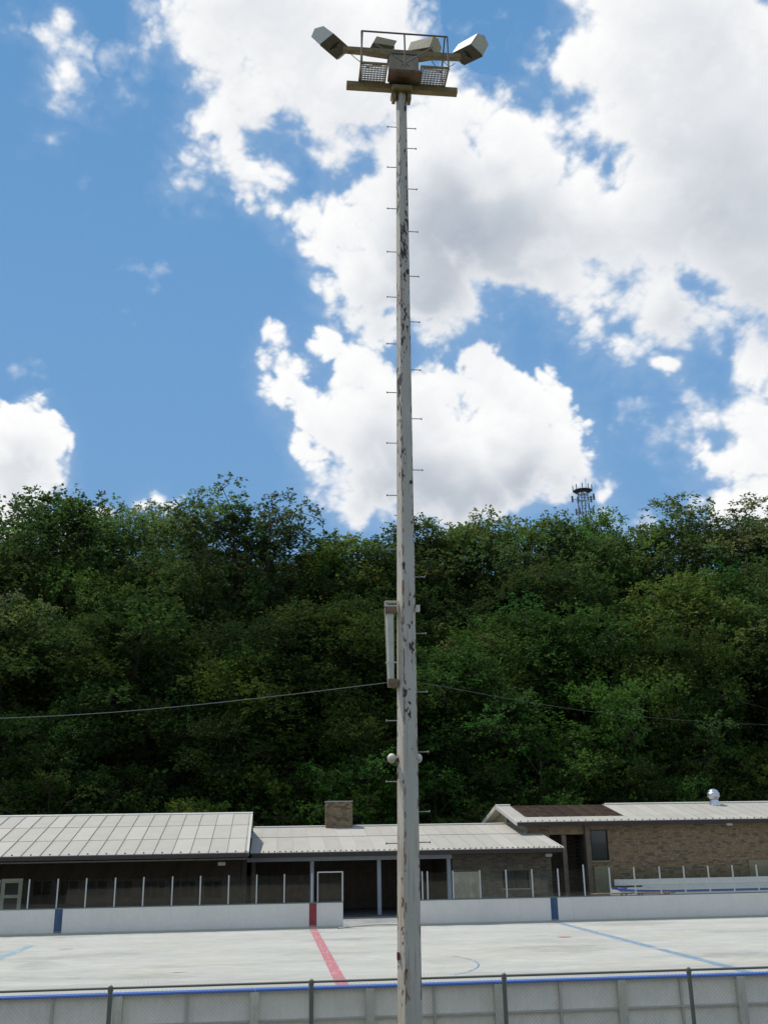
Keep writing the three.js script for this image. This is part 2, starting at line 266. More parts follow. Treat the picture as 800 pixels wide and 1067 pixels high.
  const spotM = new THREE.MeshStandardMaterial({ map: worn(.38, .12, .10, floorC, .1, 3, 31), roughness: .75 }), spotP = new THREE.MeshStandardMaterial({ map: worn(.43, .29, .27, floorC, -.05, 3, 33), roughness: .75 });
  for (const [u, v, m] of [[69, 989, spotP], [588, 976.5, spotM]]) { const q = G(u, v, 0), gg = new THREE.CircleGeometry(.26, 24); gg.rotateX(-Math.PI / 2); gg.translate(q.x, .004, q.z); part(rink, 'face_off_spot', gg, m); }
  // added pale sill standing in for the sunlit floor edge at the far boards
  part(rink, 'added_bright_sill', bx(X0, 3.1, .0, .022, -FAR + .02, -FAR + .13), std(.46, .43, .31, .8)); part(rink, 'added_bright_sill', bx(5.6, X1, .0, .022, -FAR + .02, -FAR + .13), std(.46, .43, .31, .8));
}

// ------------------------------------------------------------------ boards on the far side
const boardWhite = mottled(.63, .60, .55, 4, .05, .5), boardCap = std(.10, .14, .13, .6), postMetal = std(.46, .47, .455, .55, { metalness: .3 }), frameWhite = std(.42, .43, .42, .55);
const stripeBlue = mottled(.022, .062, .135, 1.2, .25, .5), stripeRed = mottled(.22, .022, .030, 1.2, .2, .5), kick = std(.50, .48, .40, .6);
const pane = new THREE.MeshPhysicalMaterial({ color: new THREE.Color().setRGB(.93, .96, .95), roughness: .03, transmission: 1, thickness: 0, ior: 1.3 });
const scuffed = new THREE.MeshPhysicalMaterial({ roughness: .5, map: mottled(.20, .19, .14, 1.4, .25, .5).map });
const zb = -FAR;
function dasher(name, label, x0, x1, posts, stripes, special = {}) {
  const t = thing(name, label, 'rink boards', [0, 0, 0], 'boards along the far side of the rink');
  const n = Math.max(1, Math.round((x1 - x0) / 2.44)), w = (x1 - x0) / n;
  for (let i = 0; i < n; i++) part(t, 'board_panel', rbx(x0 + i * w + .001, x0 + (i + 1) * w - .001, .07, BH, zb - .1, zb, .003), boardWhite);
  part(t, 'kick_plate', bx(x0, x1, .0, .068, zb - .1, zb - .004), kick);
  part(t, 'cap_rail', bx(x0, x1, BH + .001, BH + .035, zb - .11, zb + .006), boardCap);
  for (const [x, m, nm] of stripes) { const s = part(t, nm, bx(x - .155, x + .155, .072, BH - .003, zb - .05, zb + .004), m); part(s, 'scratch_line', bx(x - .15, x + .15, .105, .12, zb - .02, zb + .0065), std(.45, .46, .5)); }
  for (let i = 0; i < posts.length; i++) {
    const x = posts[i], tall = special.tall === i ? .14 : 0;
    part(t, 'glass_post', rbx(x - .025, x + .025, BH + .036, 2.13 + tall, zb - .085, zb - .02, .008), postMetal);
    if (i < posts.length - 1) part(t, 'glass_pane', bx(x + .034, posts[i + 1] - .034, BH + .036, 2.08, zb - .06, zb - .048), special.scuffed === i ? scuffed : pane);
  }
  return t;
}
const px = (u, v = 945) => P(u, v, FAR).x;
const leftPosts = [28.5, 58.6, 88.4, 118.7, 148.4, 178.6, 208, 237.6, 267, 296, 325].map((u) => px(u)); for (let k = 0; k < 14; k++) leftPosts.unshift(leftPosts[0] - 1.18);
const gapL = px(357.5, 955), gapR = px(428, 955);
const boardsL = dasher('rink_boards', 'white rink boards with glass left of the gate, bearing a blue and a red stripe', -30, gapL, leftPosts, [[RED - ZONE, stripeBlue, 'blue_stripe'], [RED, stripeRed, 'red_stripe']]);
{ // framed pane of the gate end
  const a = px(331), b = px(357), f = part(boardsL, 'gate_frame', merge([rbx(a - .022, a + .022, BH + .036, 2.2, zb - .09, zb - .02, .008), rbx(b - .03, b + .03, BH + .036, 2.2, zb - .09, zb - .02, .008), rbx(a + .022, b - .03, 2.155, 2.2, zb - .085, zb - .025, .008)]), frameWhite);
  part(f, 'glass_pane', bx(a + .023, b - .031, BH + .04, 2.153, zb - .06, zb - .048), pane);
}
const rightPosts = [440.5, 446, 472.8, 501, 528.5, 555.7, 583, 610, 637, 663, 689.8, 715.3, 741, 766.6, 792].map((u) => px(u, 936)); for (let k = 0; k < 8; k++) rightPosts.push(rightPosts[rightPosts.length - 1] + 1.19);
dasher('rink_boards', 'white rink boards with glass right of the gate, bearing one blue stripe', gapR, 34, rightPosts, [[RED + ZONE, stripeBlue, 'blue_stripe']], { scuffed: 2, tall: 7 });
{ // hose lying across the gate
  const t = thing('hose', 'pale hose lying on the floor across the open gate', 'hose'); const pts = []; for (let i = 0; i <= 8; i++) { const u = 352 + i * 9.5, q = G(u, 967 - Math.sin(i / 8 * 2.6) * 2.2 - i * .35, .03); pts.push(q); } part(t, 'hose_pipe', tube(pts, .03, 60, 6), std(.6, .58, .48, .6));
}

// ------------------------------------------------------------------ boards on the near side, seen from behind
{
  const BH = .915, t = thing('rink_boards', 'back of the near rink boards, grey panels in a timber frame under a blue cap', 'rink boards');
  const z = -NEAR, back = mottled(.90, .81, .67, 2.5, .10, .8), wood = mottled(.56, .52, .40, 1.1, .22, .85), capM = mottled(.040, .15, .52, 2, .12, .4), ribM = mottled(.50, .46, .38, 1, .15, .85);
  const main = [123, 265, 385.5, 520, 649, 774].map((u) => P(u, 1050, NEAR - .1).x); for (let k = 0; k < 5; k++) { main.unshift(main[0] - 2.12); main.push(main[main.length - 1] + 2.1); }
  for (let i = 0; i < main.length; i++) {
    const x = main[i]; part(t, 'frame_post', rbx(x - .075, x + .075, 0, BH - .02, z + .012, z + .13, .008), wood);
    if (i === main.length - 1) break;
    const nx = main[i + 1], m = (x + nx) / 2;
    part(t, 'rib', rbx(m - .02, m + .02, 0, BH - .02, z + .012, z + .085, .004), ribM);
    for (const [a, b] of [[x + .076, m - .021], [m + .021, nx - .076]]) { part(t, 'cross_rail', rbx(a, b, .425, .455, z + .011, z + .09, .004), ribM); part(t, 'cross_rail', rbx(a, b, .0, .05, z + .011, z + .09, .004), ribM); }
    for (const [a, b] of [[x, m], [m, nx]]) { part(t, 'board_panel', bx(a + .004, b - .004, .0, .438, z - .03, z + .01), back); part(t, 'board_panel', bx(a + .004, b - .004, .443, BH - .02, z - .03, z + .01), back); }
    part(t, 'cap_rail', rbx(x + .003, nx - .003, BH - .019, BH + .022, z - .05, z + .135, .01), capM);
  }
}
// ------------------------------------------------------------------ chain link fence
{
  const t = thing('chain_link_fence', 'chain link fence on grey posts in front of the rink', 'fence'), D = 17.09, H = 1.204, z = -D;
  const galv = std(.18, .175, .145, .55, { metalness: .35 }), wireM = std(.58, .55, .49, .6, { metalness: .2 });
  const x0 = -2.388 - 3.05 * 4, x1 = -2.388 + 3.05 * 9;
  for (let i = -4; i <= 9; i++) { const x = -2.388 + 3.05 * i; const p = part(t, 'post', new THREE.CylinderGeometry(.034, .034, H + .1, 14), galv, [x, (H - .1) / 2, z + .045]); part(p, 'post_cap', new THREE.SphereGeometry(.036, 14, 8), galv, [0, (H + .1) / 2 - .005, 0]); part(p, 'rail_clamp', new THREE.CylinderGeometry(.042, .042, .04, 14), galv, [0, (H + .1) / 2 - .045, 0]); }
  const rail = new THREE.CylinderGeometry(.019, .019, x1 - x0, 10); rail.rotateZ(Math.PI / 2); part(t, 'top_rail', rail, galv, [(x0 + x1) / 2, H - .02, z]);
  // woven diamonds, 6 cm; each wire a three-sided rod with the twisted ends standing above the rail
  const s = .062, y0 = .03, y1 = H + .045, pos = [], nor = [];
  const rod = (ax, ay, bx2, by, zz, r) => { const dx = bx2 - ax, dy = by - ay, L = Math.hypot(dx, dy), nx = -dy / L, ny = dx / L; const o = [[nx, ny, 0], [-nx * .5, -ny * .5, .87], [-nx * .5, -ny * .5, -.87]]; for (let k = 0; k < 3; k++) { const a = o[k], b = o[(k + 1) % 3]; const A = [ax + a[0] * r, ay + a[1] * r, zz + a[2] * r], B = [ax + b[0] * r, ay + b[1] * r, zz + b[2] * r], C = [bx2 + a[0] * r, by + a[1] * r, zz + a[2] * r], E = [bx2 + b[0] * r, by + b[1] * r, zz + b[2] * r]; pos.push(...A, ...B, ...C, ...B, ...E, ...C); for (let q = 0; q < 6; q++) nor.push((a[0] + b[0]), (a[1] + b[1]), (a[2] + b[2])); } };
  const H2 = y1 - y0, nW = Math.floor((x1 - x0 + H2) / s);
  for (let i = 0; i < nW; i++) { const a = x0 - H2 + i * s; const f = (dir) => { let ax = dir > 0 ? a : a + H2, bx3 = dir > 0 ? a + H2 : a, ay = y0, by = y1; const cl = (X) => { const k = (X - ax) / (bx3 - ax); return [X, ay + (by - ay) * k]; }; let p = [ax, ay], q = [bx3, by]; if (dir > 0) { if (ax < x0) p = cl(x0); if (bx3 > x1) q = cl(x1); } else { if (ax > x1) p = cl(x1); if (bx3 < x0) q = cl(x0); } if (Math.abs(q[0] - p[0]) > .05) rod(p[0], p[1], q[0], q[1], z + dir * .0025 - .026, .0020); }; f(1); f(-1); }
  const g = new THREE.BufferGeometry(); g.setAttribute('position', new THREE.Float32BufferAttribute(pos, 3)); g.setAttribute('normal', new THREE.Float32BufferAttribute(nor, 3)); g.setAttribute('uv', new THREE.Float32BufferAttribute(new Float32Array(pos.length / 3 * 2), 2));
  const m = part(t, 'wire_mesh', g, wireM); m.userData.kind = 'stuff';
}

// ------------------------------------------------------------------ buildings
const roofMetal = [mottled(.445, .412, .352, 3, .07, .75, { grain: .4 }), mottled(.465, .432, .37, 3, .06, .75, { grain: .4 }), mottled(.42, .39, .335, 3, .08, .75, { grain: .4 })];
const trimPale = mottled(.56, .55, .50, 2, .06, .55), fasciaDark = std(.055, .044, .042, .9), deckDark = std(.05, .045, .04, .9), rust = [[.052, .036, .027], [.044, .030, .024], [.06, .041, .030]].map((c) => new THREE.MeshPhysicalMaterial({ map: mottled(...c, 1.5, .35).map, roughness: 1, specularIntensity: .1 }));
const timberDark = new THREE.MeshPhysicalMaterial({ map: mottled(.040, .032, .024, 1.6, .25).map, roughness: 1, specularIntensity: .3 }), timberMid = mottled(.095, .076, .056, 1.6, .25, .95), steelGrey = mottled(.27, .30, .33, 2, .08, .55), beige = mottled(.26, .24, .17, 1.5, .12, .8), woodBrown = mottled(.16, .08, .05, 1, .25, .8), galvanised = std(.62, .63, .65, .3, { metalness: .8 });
const dim = new THREE.MeshPhysicalMaterial({ color: new THREE.Color().setRGB(.02, .024, .024), roughness: .08, clearcoat: .3 });
const brickM = [mottled(.235, .165, .092, .7, .22, .9), mottled(.205, .144, .082, .7, .22, .9), mottled(.26, .187, .107, .7, .2, .9), mottled(.125, .094, .064, .7, .2, .9)], mortar = mottled(.15, .13, .10, 1, .15, .95);
const panelGeos = new Map();
function panelGeo(w, L, rib) {
  const k = `${w.toFixed(3)}_${L.toFixed(3)}_${rib}`;
  if (!panelGeos.has(k)) panelGeos.set(k, merge([bx(.012, w - .012, 0, .022, -L + .010, -.004), bx(-.016, .016, .0, .022 + rib, -L + .004, 0)]));
  return panelGeos.get(k);
}
// one roof slope: deck (the part) with its sheets (sub-parts)
function slope(parent, x0, x1, w, eave, ridge, rows, opts = {}) {
  const [D0, y0] = eave, [D1, y1] = ridge, th = Math.atan2(y1 - y0, D1 - D0), L = Math.hypot(D1 - D0, y1 - y0), dirn = Math.sign(D1 - D0);
  const deckG = bx(x0, x1, -.13, -.012, -L, 0); const roof = part(parent, 'roof', deckG, deckDark, [0, y0, -D0]); roof.rotation.x = dirn > 0 ? th : 0;
  const from = opts.from ?? x0; let i = 0;
  for (let x = from; x < x1 - .05; x += w, i++) {
    const ww = Math.min(w, x1 - x); let a = 0;
    for (let r = 0; r < rows; r++) {
      const b = a + L / rows; const sheet = opts.cut?.(x + ww / 2, r);
      if (sheet !== 'none') { const m = part(roof, 'roof_sheet', panelGeo(ww, L / rows, opts.rib ?? .035), sheet ?? roofMetal[Math.floor(rnd() * 3)], [x, r * .016, -a]); if (sheet) m.position.y -= .004; if (sheet) m.userData.label = 'rust brown roof sheet'; }
      a = b;
    }
    if (opts.studs) for (let q = 0; q < opts.studs; q++) part(roof, 'snow_guard', studGeo, fasciaDark, [x + ww * (q + .5) / opts.studs, .022, -.13]);
  }
  return { roof, L, th };
}
const studGeo = new RoundedBoxGeometry(.07, .05, .05, 1, .01); studGeo.translate(0, .02, 0);
function brickWall(parent, x0, x1, y0, y1, z, holes = [], seed = 1, mats = brickM) {
  const q = mulberry(seed), geos = [[], [], [], []], h = .085;
  part(parent, 'wall', (() => { // mortar behind, with the openings left open
    const s = new THREE.Shape([new THREE.Vector2(x0, y0), new THREE.Vector2(x1, y0), new THREE.Vector2(x1, y1), new THREE.Vector2(x0, y1)]);
    for (const [a, b, c, d] of holes) s.holes.push(new THREE.Path([new THREE.Vector2(a, Math.max(c, y0 + .002)), new THREE.Vector2(b, Math.max(c, y0 + .002)), new THREE.Vector2(b, d), new THREE.Vector2(a, d)]));
    const g = new THREE.ExtrudeGeometry(s, { depth: .24, bevelEnabled: false }); g.translate(0, 0, z - .26); return boxUV(g);
  })(), mortar);
  for (let y = y0, row = 0; y < y1 - .03; y += h, row++) {
    let x = x0 - (row % 2) * .15;
    while (x < x1) {
      let a = Math.max(x, x0), w = .17 + q() * .2, b = Math.min(x + w, x1); x += w;
      let ok = true; for (const [ha, hb, hc, hd] of holes) if (y + h > hc + .01 && y < hd - .01) { if (a >= ha && b <= hb) ok = false; else if (a < ha && b > ha) b = ha; else if (a < hb && b > hb) a = hb; }
      if (!ok || b - a < .03) continue;
      const g = bx(a + .006, b - .006, y + .006, Math.min(y + h, y1) - .006, z - .03, z + q() * .012); const t = q(); geos[t < .4 ? 0 : t < .68 ? 1 : t < .88 ? 2 : 3].push(g);
    }
  }
  geos.forEach((g, i) => { if (g.length) { const m = part(parent, 'brick_courses', merge(g), mats[i]); m.userData.kind = 'stuff'; } });
}
function glazed(parent, x0, x1, y0, y1, z, frameMat, bars = 1, fw = .05) { // a window: frame with its panes
  const pieces = [bx(x0, x0 + fw, y0, y1, z - .06, z + .03), bx(x1 - fw, x1, y0, y1, z - .06, z + .03), bx(x0 + fw, x1 - fw, y0, y0 + fw, z - .06, z + .03), bx(x0 + fw, x1 - fw, y1 - fw, y1, z - .06, z + .03)];
  for (let k = 1; k <= bars; k++) { const c = mixv(x0, x1, k / (bars + 1)); pieces.push(bx(c - fw * .35, c + fw * .35, y0 + fw, y1 - fw, z - .05, z + .025)); }
  const f = part(parent, 'window', merge(pieces), frameMat);
  for (let k = 0; k <= bars; k++) { const a = mixv(x0 + fw, x1 - fw, k / (bars + 1)), b = mixv(x0 + fw, x1 - fw, (k + 1) / (bars + 1)); part(f, 'pane', bx(a + (k ? fw * .4 : .002), b - (k < bars ? fw * .4 : .002), y0 + fw, y1 - fw, z - .04, z - .03), dim); }
  return f;
}
function lampUnderEave(parent, x, y, z) { const l = part(parent, 'wall_light', new RoundedBoxGeometry(.34, .16, .2, 2, .04), mottled(.42, .41, .36, 1, .1, .5), [x, y, z]); part(l, 'bracket', bx(-.04, .04, .06, .2, -.05, .05), fasciaDark); }

// left building: long low shed with a deep eave
{
  const t = thing('rink_building', 'long low rink building with a big pale metal roof and deep dark eave', 'building');
  const E = [47, 3.0], R = [54.5, 4.87], x0 = -24, x1 = -1.03, w = .8;
  const last = P(255, 889.5, 47).x; const from = last - Math.ceil((last - x0) / w) * w;
  const s = slope(t, from - .02, x1, w, E, R, 3, { from, rib: .045, studs: 1 });
  part(s.roof, 'rake_trim', bx(x1 - .03, x1 + .06, -.12, .06, -s.L, .01), trimPale);
  part(s.roof, 'ridge_cap', bx(from, x1 + .06, .03, .09, -s.L - .12, -s.L + .12), trimPale);
  part(s.roof, 'eave_fascia', bx(from, x1 + .05, -.17, -.006, .002, .05), fasciaDark);
  // far slope and walls
  const back = part(t, 'roof', bx(from, x1 + .05, -.12, .02, -s.L, -.13), roofMetal[0], [0, R[1], -R[0]]); back.rotation.x = -s.th;
  part(t, 'soffit', bx(from + .2, x1 - .05, 2.72, 2.78, -50, -47.02), timberMid);
  const shape = new THREE.Shape([new THREE.Vector2(-62, 0), new THREE.Vector2(-50, 0), new THREE.Vector2(-50, 3.56), new THREE.Vector2(-54.5, 4.70), new THREE.Vector2(-62, 2.85)]);
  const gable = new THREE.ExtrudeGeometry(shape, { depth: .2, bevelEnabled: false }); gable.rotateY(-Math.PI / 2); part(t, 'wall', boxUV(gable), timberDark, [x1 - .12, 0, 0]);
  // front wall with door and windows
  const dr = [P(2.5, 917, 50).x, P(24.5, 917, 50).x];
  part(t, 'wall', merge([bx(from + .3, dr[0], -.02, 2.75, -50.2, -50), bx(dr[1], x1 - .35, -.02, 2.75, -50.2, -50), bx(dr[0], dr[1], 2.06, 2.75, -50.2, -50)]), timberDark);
  const door = part(t, 'door', merge([bx(dr[0], dr[0] + .17, 0, 2.05, -50.06, -49.96), bx(dr[1] - .17, dr[1], 0, 2.05, -50.06, -49.96), bx(dr[0] + .17, dr[1] - .17, 1.87, 2.05, -50.06, -49.96), bx(dr[0] + .17, dr[1] - .17, 1.22, 1.36, -50.06, -49.96), bx(dr[0] + .17, dr[1] - .17, 0, .7, -50.06, -49.96)]), mottled(.50, .48, .36, 1.5, .1, .7));
  part(door, 'pane', bx(dr[0] + .17, dr[1] - .17, 1.36, 1.87, -50.03, -50.01), dim); part(door, 'pane', bx(dr[0] + .17, dr[1] - .17, .7, 1.22, -50.03, -50.01), dim); part(door, 'handle', rbx(dr[0] + .06, dr[0] + .1, 1.0, 1.12, -49.96, -49.9, .01), galvanised);
  for (const [a, b, c, d, n] of [[34, 54, 917, 934, 1], [62, 82, 917, 934, 1], [90, 112, 917, 934, 1], [118, 138, 917, 936, 1], [150, 172, 917, 936, 2], [180, 204, 917, 936, 2], [212, 232, 917, 936, 1]]) { const A = P(a, c, 49.97), B = P(b, d, 49.97); glazed(t, A.x, B.x, B.y, A.y, -49.97, timberDark, n, .06); }
  lampUnderEave(t, P(231, 896.5, 48).x, 2.55, -48.2);
}
// middle building: open front bay, brick end wall, brick chimney
{
  const t = thing('open_pavilion', 'low pavilion with an open front bay, brick end wall and pale metal roof', 'building');
  const E = [51, 2.95], R = [59, 4.25], x0 = -1.0, x1 = 14.42, xs = 13.62, w = .8;
  const stepRow = .56, th = Math.atan2(R[1] - E[1], R[0] - E[0]);
  const Dm = mixv(E[0], R[0], stepRow), ym = mixv(E[1], R[1], stepRow);
  const start = P(272, 889, 51).x - .02;
  const lo = slope(t, start, x1, w, E, [Dm, ym], 1, { studs: 3, rib: .022 });
  const hi = slope(t, x0 + .02, xs, w, [Dm + .005, ym + .022], R, 1, { from: start - w, rib: .022, cut: (x) => (x < x0 + .05 ? 'none' : undefined) });
  part(lo.roof, 'roof_sheet', panelGeo(start - x0 - .04, lo.L, .03), roofMetal[1], [x0 + .03, 0, 0]);
  part(lo.roof, 'eave_fascia', bx(x0 + .06, x1 + .03, -.17, -.006, .002, .05), fasciaDark); part(lo.roof, 'rake_trim', bx(x1, x1 + .06, -.14, .045, -lo.L, .01), trimPale); part(hi.roof, 'rake_trim', bx(xs, xs + .05, -.14, .045, -hi.L, 0), trimPale);
  part(hi.roof, 'ridge_cap', bx(x0 + .06, xs + .05, .03, .085, -hi.L - .12, -hi.L + .1), trimPale);
  const back = part(t, 'roof', bx(x0 + .06, xs, -.12, .02, -6.2, -.13), roofMetal[2], [0, R[1], -R[0]]); back.rotation.x = -th * 1.1;
  const zp = -52, frame = [];
  // steel frame of the open bay
  for (const u of [252, 325, 395, 468]) { const x = P(u, 925, 52).x; part(t, 'post', rbx(x - .095, x + .095, -.02, 2.54, zp - .1, zp + .1, .012), steelGrey); }
  const xa = P(250, 925, 52).x - .06, xb = P(470, 925, 52).x + .08; part(t, 'header_beam', rbx(xa, xb, 2.545, 2.74, zp - .1, zp + .11, .012), steelGrey);
  part(t, 'soffit', bx(x0 + .1, x1 - .1, 2.75, 2.80, -58.9, -51.02), timberMid);
  // room behind the bay
  part(t, 'back_wall', bx(x0 + .1, xb, -.02, 2.74, -58.2, -58), timberMid); part(t, 'side_wall', bx(xb - .05, xb + .15, -.02, 2.74, -57.98, zp - .26), timberMid); part(t, 'side_wall', bx(x0 + .1, x0 + .25, -.02, 2.74, -57.98, zp - .12), timberMid);
  part(t, 'room_floor', bx(x0 + .3, xb - .1, -.015, .012, -57.95, -51.2), mottled(.10, .10, .10, 3, .2, .9));
  const W0 = P(523.5, 916, 52), W1 = P(551, 916, 52), wy1 = P(538, 907, 52).y, wy0 = P(538, 925.5, 52).y;
  const bw = P(574.5, 920, 52).x;
  brickWall(t, xb + .01, bw, -.02, 2.74, zp, [[W0.x, W1.x, wy0, wy1]], 5, [[.115, .096, .070], [.09, .076, .058], [.14, .116, .082], [.07, .06, .05]].map((c) => mottled(...c, .7, .22, .9)));  // grey-brown brick, darkened further: eave shade put into the colour
  glazed(t, W0.x, W1.x, wy0, wy1, zp - .08, timberDark, 1, .05); part(t, 'window_sill', rbx(W0.x - .06, W1.x + .06, wy0 - .07, wy0 - .005, zp - .05, zp + .08, .01), beige);
  part(t, 'side_wall', bx(bw - .2, bw, -.02, 2.74, -55.3, zp - .265), brickM[0]);
  lampUnderEave(t, P(571, 889, 51.6).x, 2.62, -51.6);
  // chimney
  const c0 = P(339.5, 845, 58.5).x, c1 = P(367.3, 845, 58.5).x, cy0 = 3.6, cy1 = P(353, 835.5, 58.5).y, ch = part(t, 'chimney', bx(c0 + .03, c1 - .03, cy0, cy1, -59.2, -58.53), mortar);
  const q = mulberry(8), cg = [[], [], [], []]; for (let y = cy0, r = 0; y < cy1 - .05; y += .105, r++) { for (let x = c0 - (r % 2) * .12; x < c1; x += .24) { const a = Math.max(x, c0), b = Math.min(x + .24, c1); if (b - a > .04) cg[Math.floor(q() * 4)].push(bx(a + .005, b - .005, y + .005, y + .1, -58.6, -58.5 + q() * .01)); } for (const sx of [c0, c1]) for (let z = -59.22; z < -58.62; z += .2) cg[Math.floor(q() * 4)].push(bx(sx - (sx === c0 ? 0 : .06), sx + (sx === c0 ? .06 : 0), y + .005, y + .1, z + .006, z + .195)); }
  cg.forEach((g, i) => { const m = part(ch, 'brick_courses', merge(g), brickM[i]); m.userData.kind = 'stuff'; });
  part(ch, 'chimney_cap', rbx(c0 - .03, c1 + .03, cy1, cy1 + .05, -59.25, -58.47, .01), mottled(.36, .35, .32, 1, .15, .9));
}
// right building: taller brick hall with a rust-brown patch of roof and a turbine vent
{
  const t = thing('brick_hall', 'brick hall with a pale metal roof partly rusted brown', 'building');
  const E = [55, 4.27], R = [60, 5.30], x0 = P(540, 858.4, 55).x - .05, x1 = 36, w = .8, z = -55.5;
  const b0 = P(548, 845, 59).x, b1 = P(636, 845, 59).x;
  let count = 0;
  const lo = slope(t, x0, x1, w, E, [56.35, mixv(E[1], R[1], .27)], 1, { studs: 2, rib: .02 });
  const hi = slope(t, x0, x1, w, [56.355, mixv(E[1], R[1], .27) + .001], R, 1, { rib: .02, cut: (x) => (x > x0 + .85 && x < b1 ? rust[(count++ >> 1) % 3] : undefined) });
  part(lo.roof, 'eave_fascia', bx(x0 + .02, x1, -.19, -.006, .002, .05), fasciaDark);
  part(lo.roof, 'rake_trim', bx(x0 - .07, x0 - .004, -.16, .05, -lo.L, .01), trimPale); part(hi.roof, 'rake_trim', bx(x0 - .07, x0 - .004, -.16, .05, -hi.L, 0), trimPale);
  part(hi.roof, 'ridge_cap', bx(b1, x1, .03, .085, -hi.L - .1, -hi.L + .12), trimPale); part(hi.roof, 'ridge_cap', bx(x0 - .07, x0 + .8, .03, .085, -hi.L - .1, -hi.L + .12), trimPale);
  const back = part(t, 'roof', bx(x0 - .05, x1, -.12, .02, -5.3, -.13), roofMetal[2], [0, R[1], -R[0]]); back.rotation.x = -lo.th; part(back, 'rake_trim', bx(x0 - .11, x0 - .052, -.18, .05, -5.3, -.02), trimPale);
  // gable wall
  const xg = x0 + .45, shape = new THREE.Shape([new THREE.Vector2(-64.6, 0), new THREE.Vector2(-55.52, 0), new THREE.Vector2(-55.52, 4.18), new THREE.Vector2(-60, 5.1), new THREE.Vector2(-64.6, 4.15)]), gw = new THREE.ExtrudeGeometry(shape, { depth: .25, bevelEnabled: false }); gw.rotateY(-Math.PI / 2); part(t, 'gable_wall', boxUV(gw), beige, [xg + .25, 0, 0]);
  part(t, 'gable_post', rbx(xg - .07, xg - .002, 3.6, 4.9, -59.2, -59.0, .01), woodBrown);
  // front: entrance between piers, window, board, then brick
  const X = (u, v = 900) => P(u, v, 55.5).x, Y = (v, u = 625) => P(u, v, 55.5).y;
  const wx0 = X(617), wx1 = X(635), wy0 = Y(896.5), wy1 = Y(864.5), px0 = X(617.8), px1 = X(636), py1 = Y(902.5);
  const ent0 = X(574), ent1 = X(611);
  brickWall(t, ent1, x1, -.02, 4.16, z, [[wx0, wx1, wy0, wy1]], 12);
  brickWall(t, xg + .26, ent0, -.02, 4.16, z, [], 14);
  const top = part(t, 'lintel', bx(ent0 + .01, ent1 - .01, 3.62, 4.16, z - .25, z), brickM[0]);
  for (const u of [588, 612.8]) { const x = X(u); part(t, 'pier', rbx(x - .12, x + .12, -.02, u < 600 ? 3.61 : 4.15, z + .002, z + .2, .012), mottled(.15, .115, .08, .8, .25, .9)); }
  part(t, 'recess_wall', bx(ent0 - .2, ent1 + .2, -.02, 3.6, z - 2.2, z - 2), timberMid); part(t, 'recess_side', bx(ent0 - .2, ent0 - .02, -.02, 3.6, z - 1.98, z - .27), timberMid); part(t, 'recess_side', bx(ent1 + .02, ent1 + .2, -.02, 3.6, z - 1.98, z - .27), timberMid); part(t, 'recess_ceiling', bx(ent0, ent1, 3.62, 3.68, z - 2, z - .27), timberMid);
  for (let k = 0; k < 12; k++) { const y = 1.2 + k * .19; part(t, 'louvre', rbx(X(576), X(585.5), y, y + .05, z - .5, z - .42, .006), timberDark); part(t, 'louvre', rbx(X(592), X(609), y, y + .05, z - .9, z - .82, .006), timberDark); }
  glazed(t, wx0, wx1, wy0, wy1, z - .06, timberDark, 0, .05); part(t, 'window_sill', rbx(wx0 - .06, wx1 + .06, wy0 - .09, wy0 - .006, z - .05, z + .09, .01), mottled(.22, .17, .11, .8, .2, .9));
  const board = part(t, 'wall_board', rbx(px0, px1, .25, py1, z + .02, z + .07, .01), mottled(.20, .175, .105, 1.5, .12, .8)); board.userData.label = 'beige board below the window';
  const b2 = part(t, 'wall_board', rbx(X(779), X(812), Y(921, 790), Y(896, 790), z + .02, z + .07, .01), mottled(.22, .19, .115, 1.5, .12, .8)); b2.userData.label = 'beige board fixed to the brick';
  lampUnderEave(t, X(756, 858), 4.02, z + .35);
  // turbine vent on the ridge
  const vx = P(743, 830, 59.4).x, vz = -59.4, v = part(t, 'turbine_vent', new THREE.CylinderGeometry(.24, .32, .34, 20), galvanised, [vx, 5.32, vz]);
  const prof = []; for (let i = 0; i <= 14; i++) { const a = i / 14; prof.push(new THREE.Vector2(.17 + .2 * Math.sin(a * Math.PI) ** .8 * (1 - a * .2) + .03 * (i % 4 < 2 ? 1 : 0), .18 + a * .58)); } prof.push(new THREE.Vector2(.05, .80), new THREE.Vector2(.001, .80));
  part(v, 'vent_head', new THREE.LatheGeometry(prof, 24), galvanised);
}
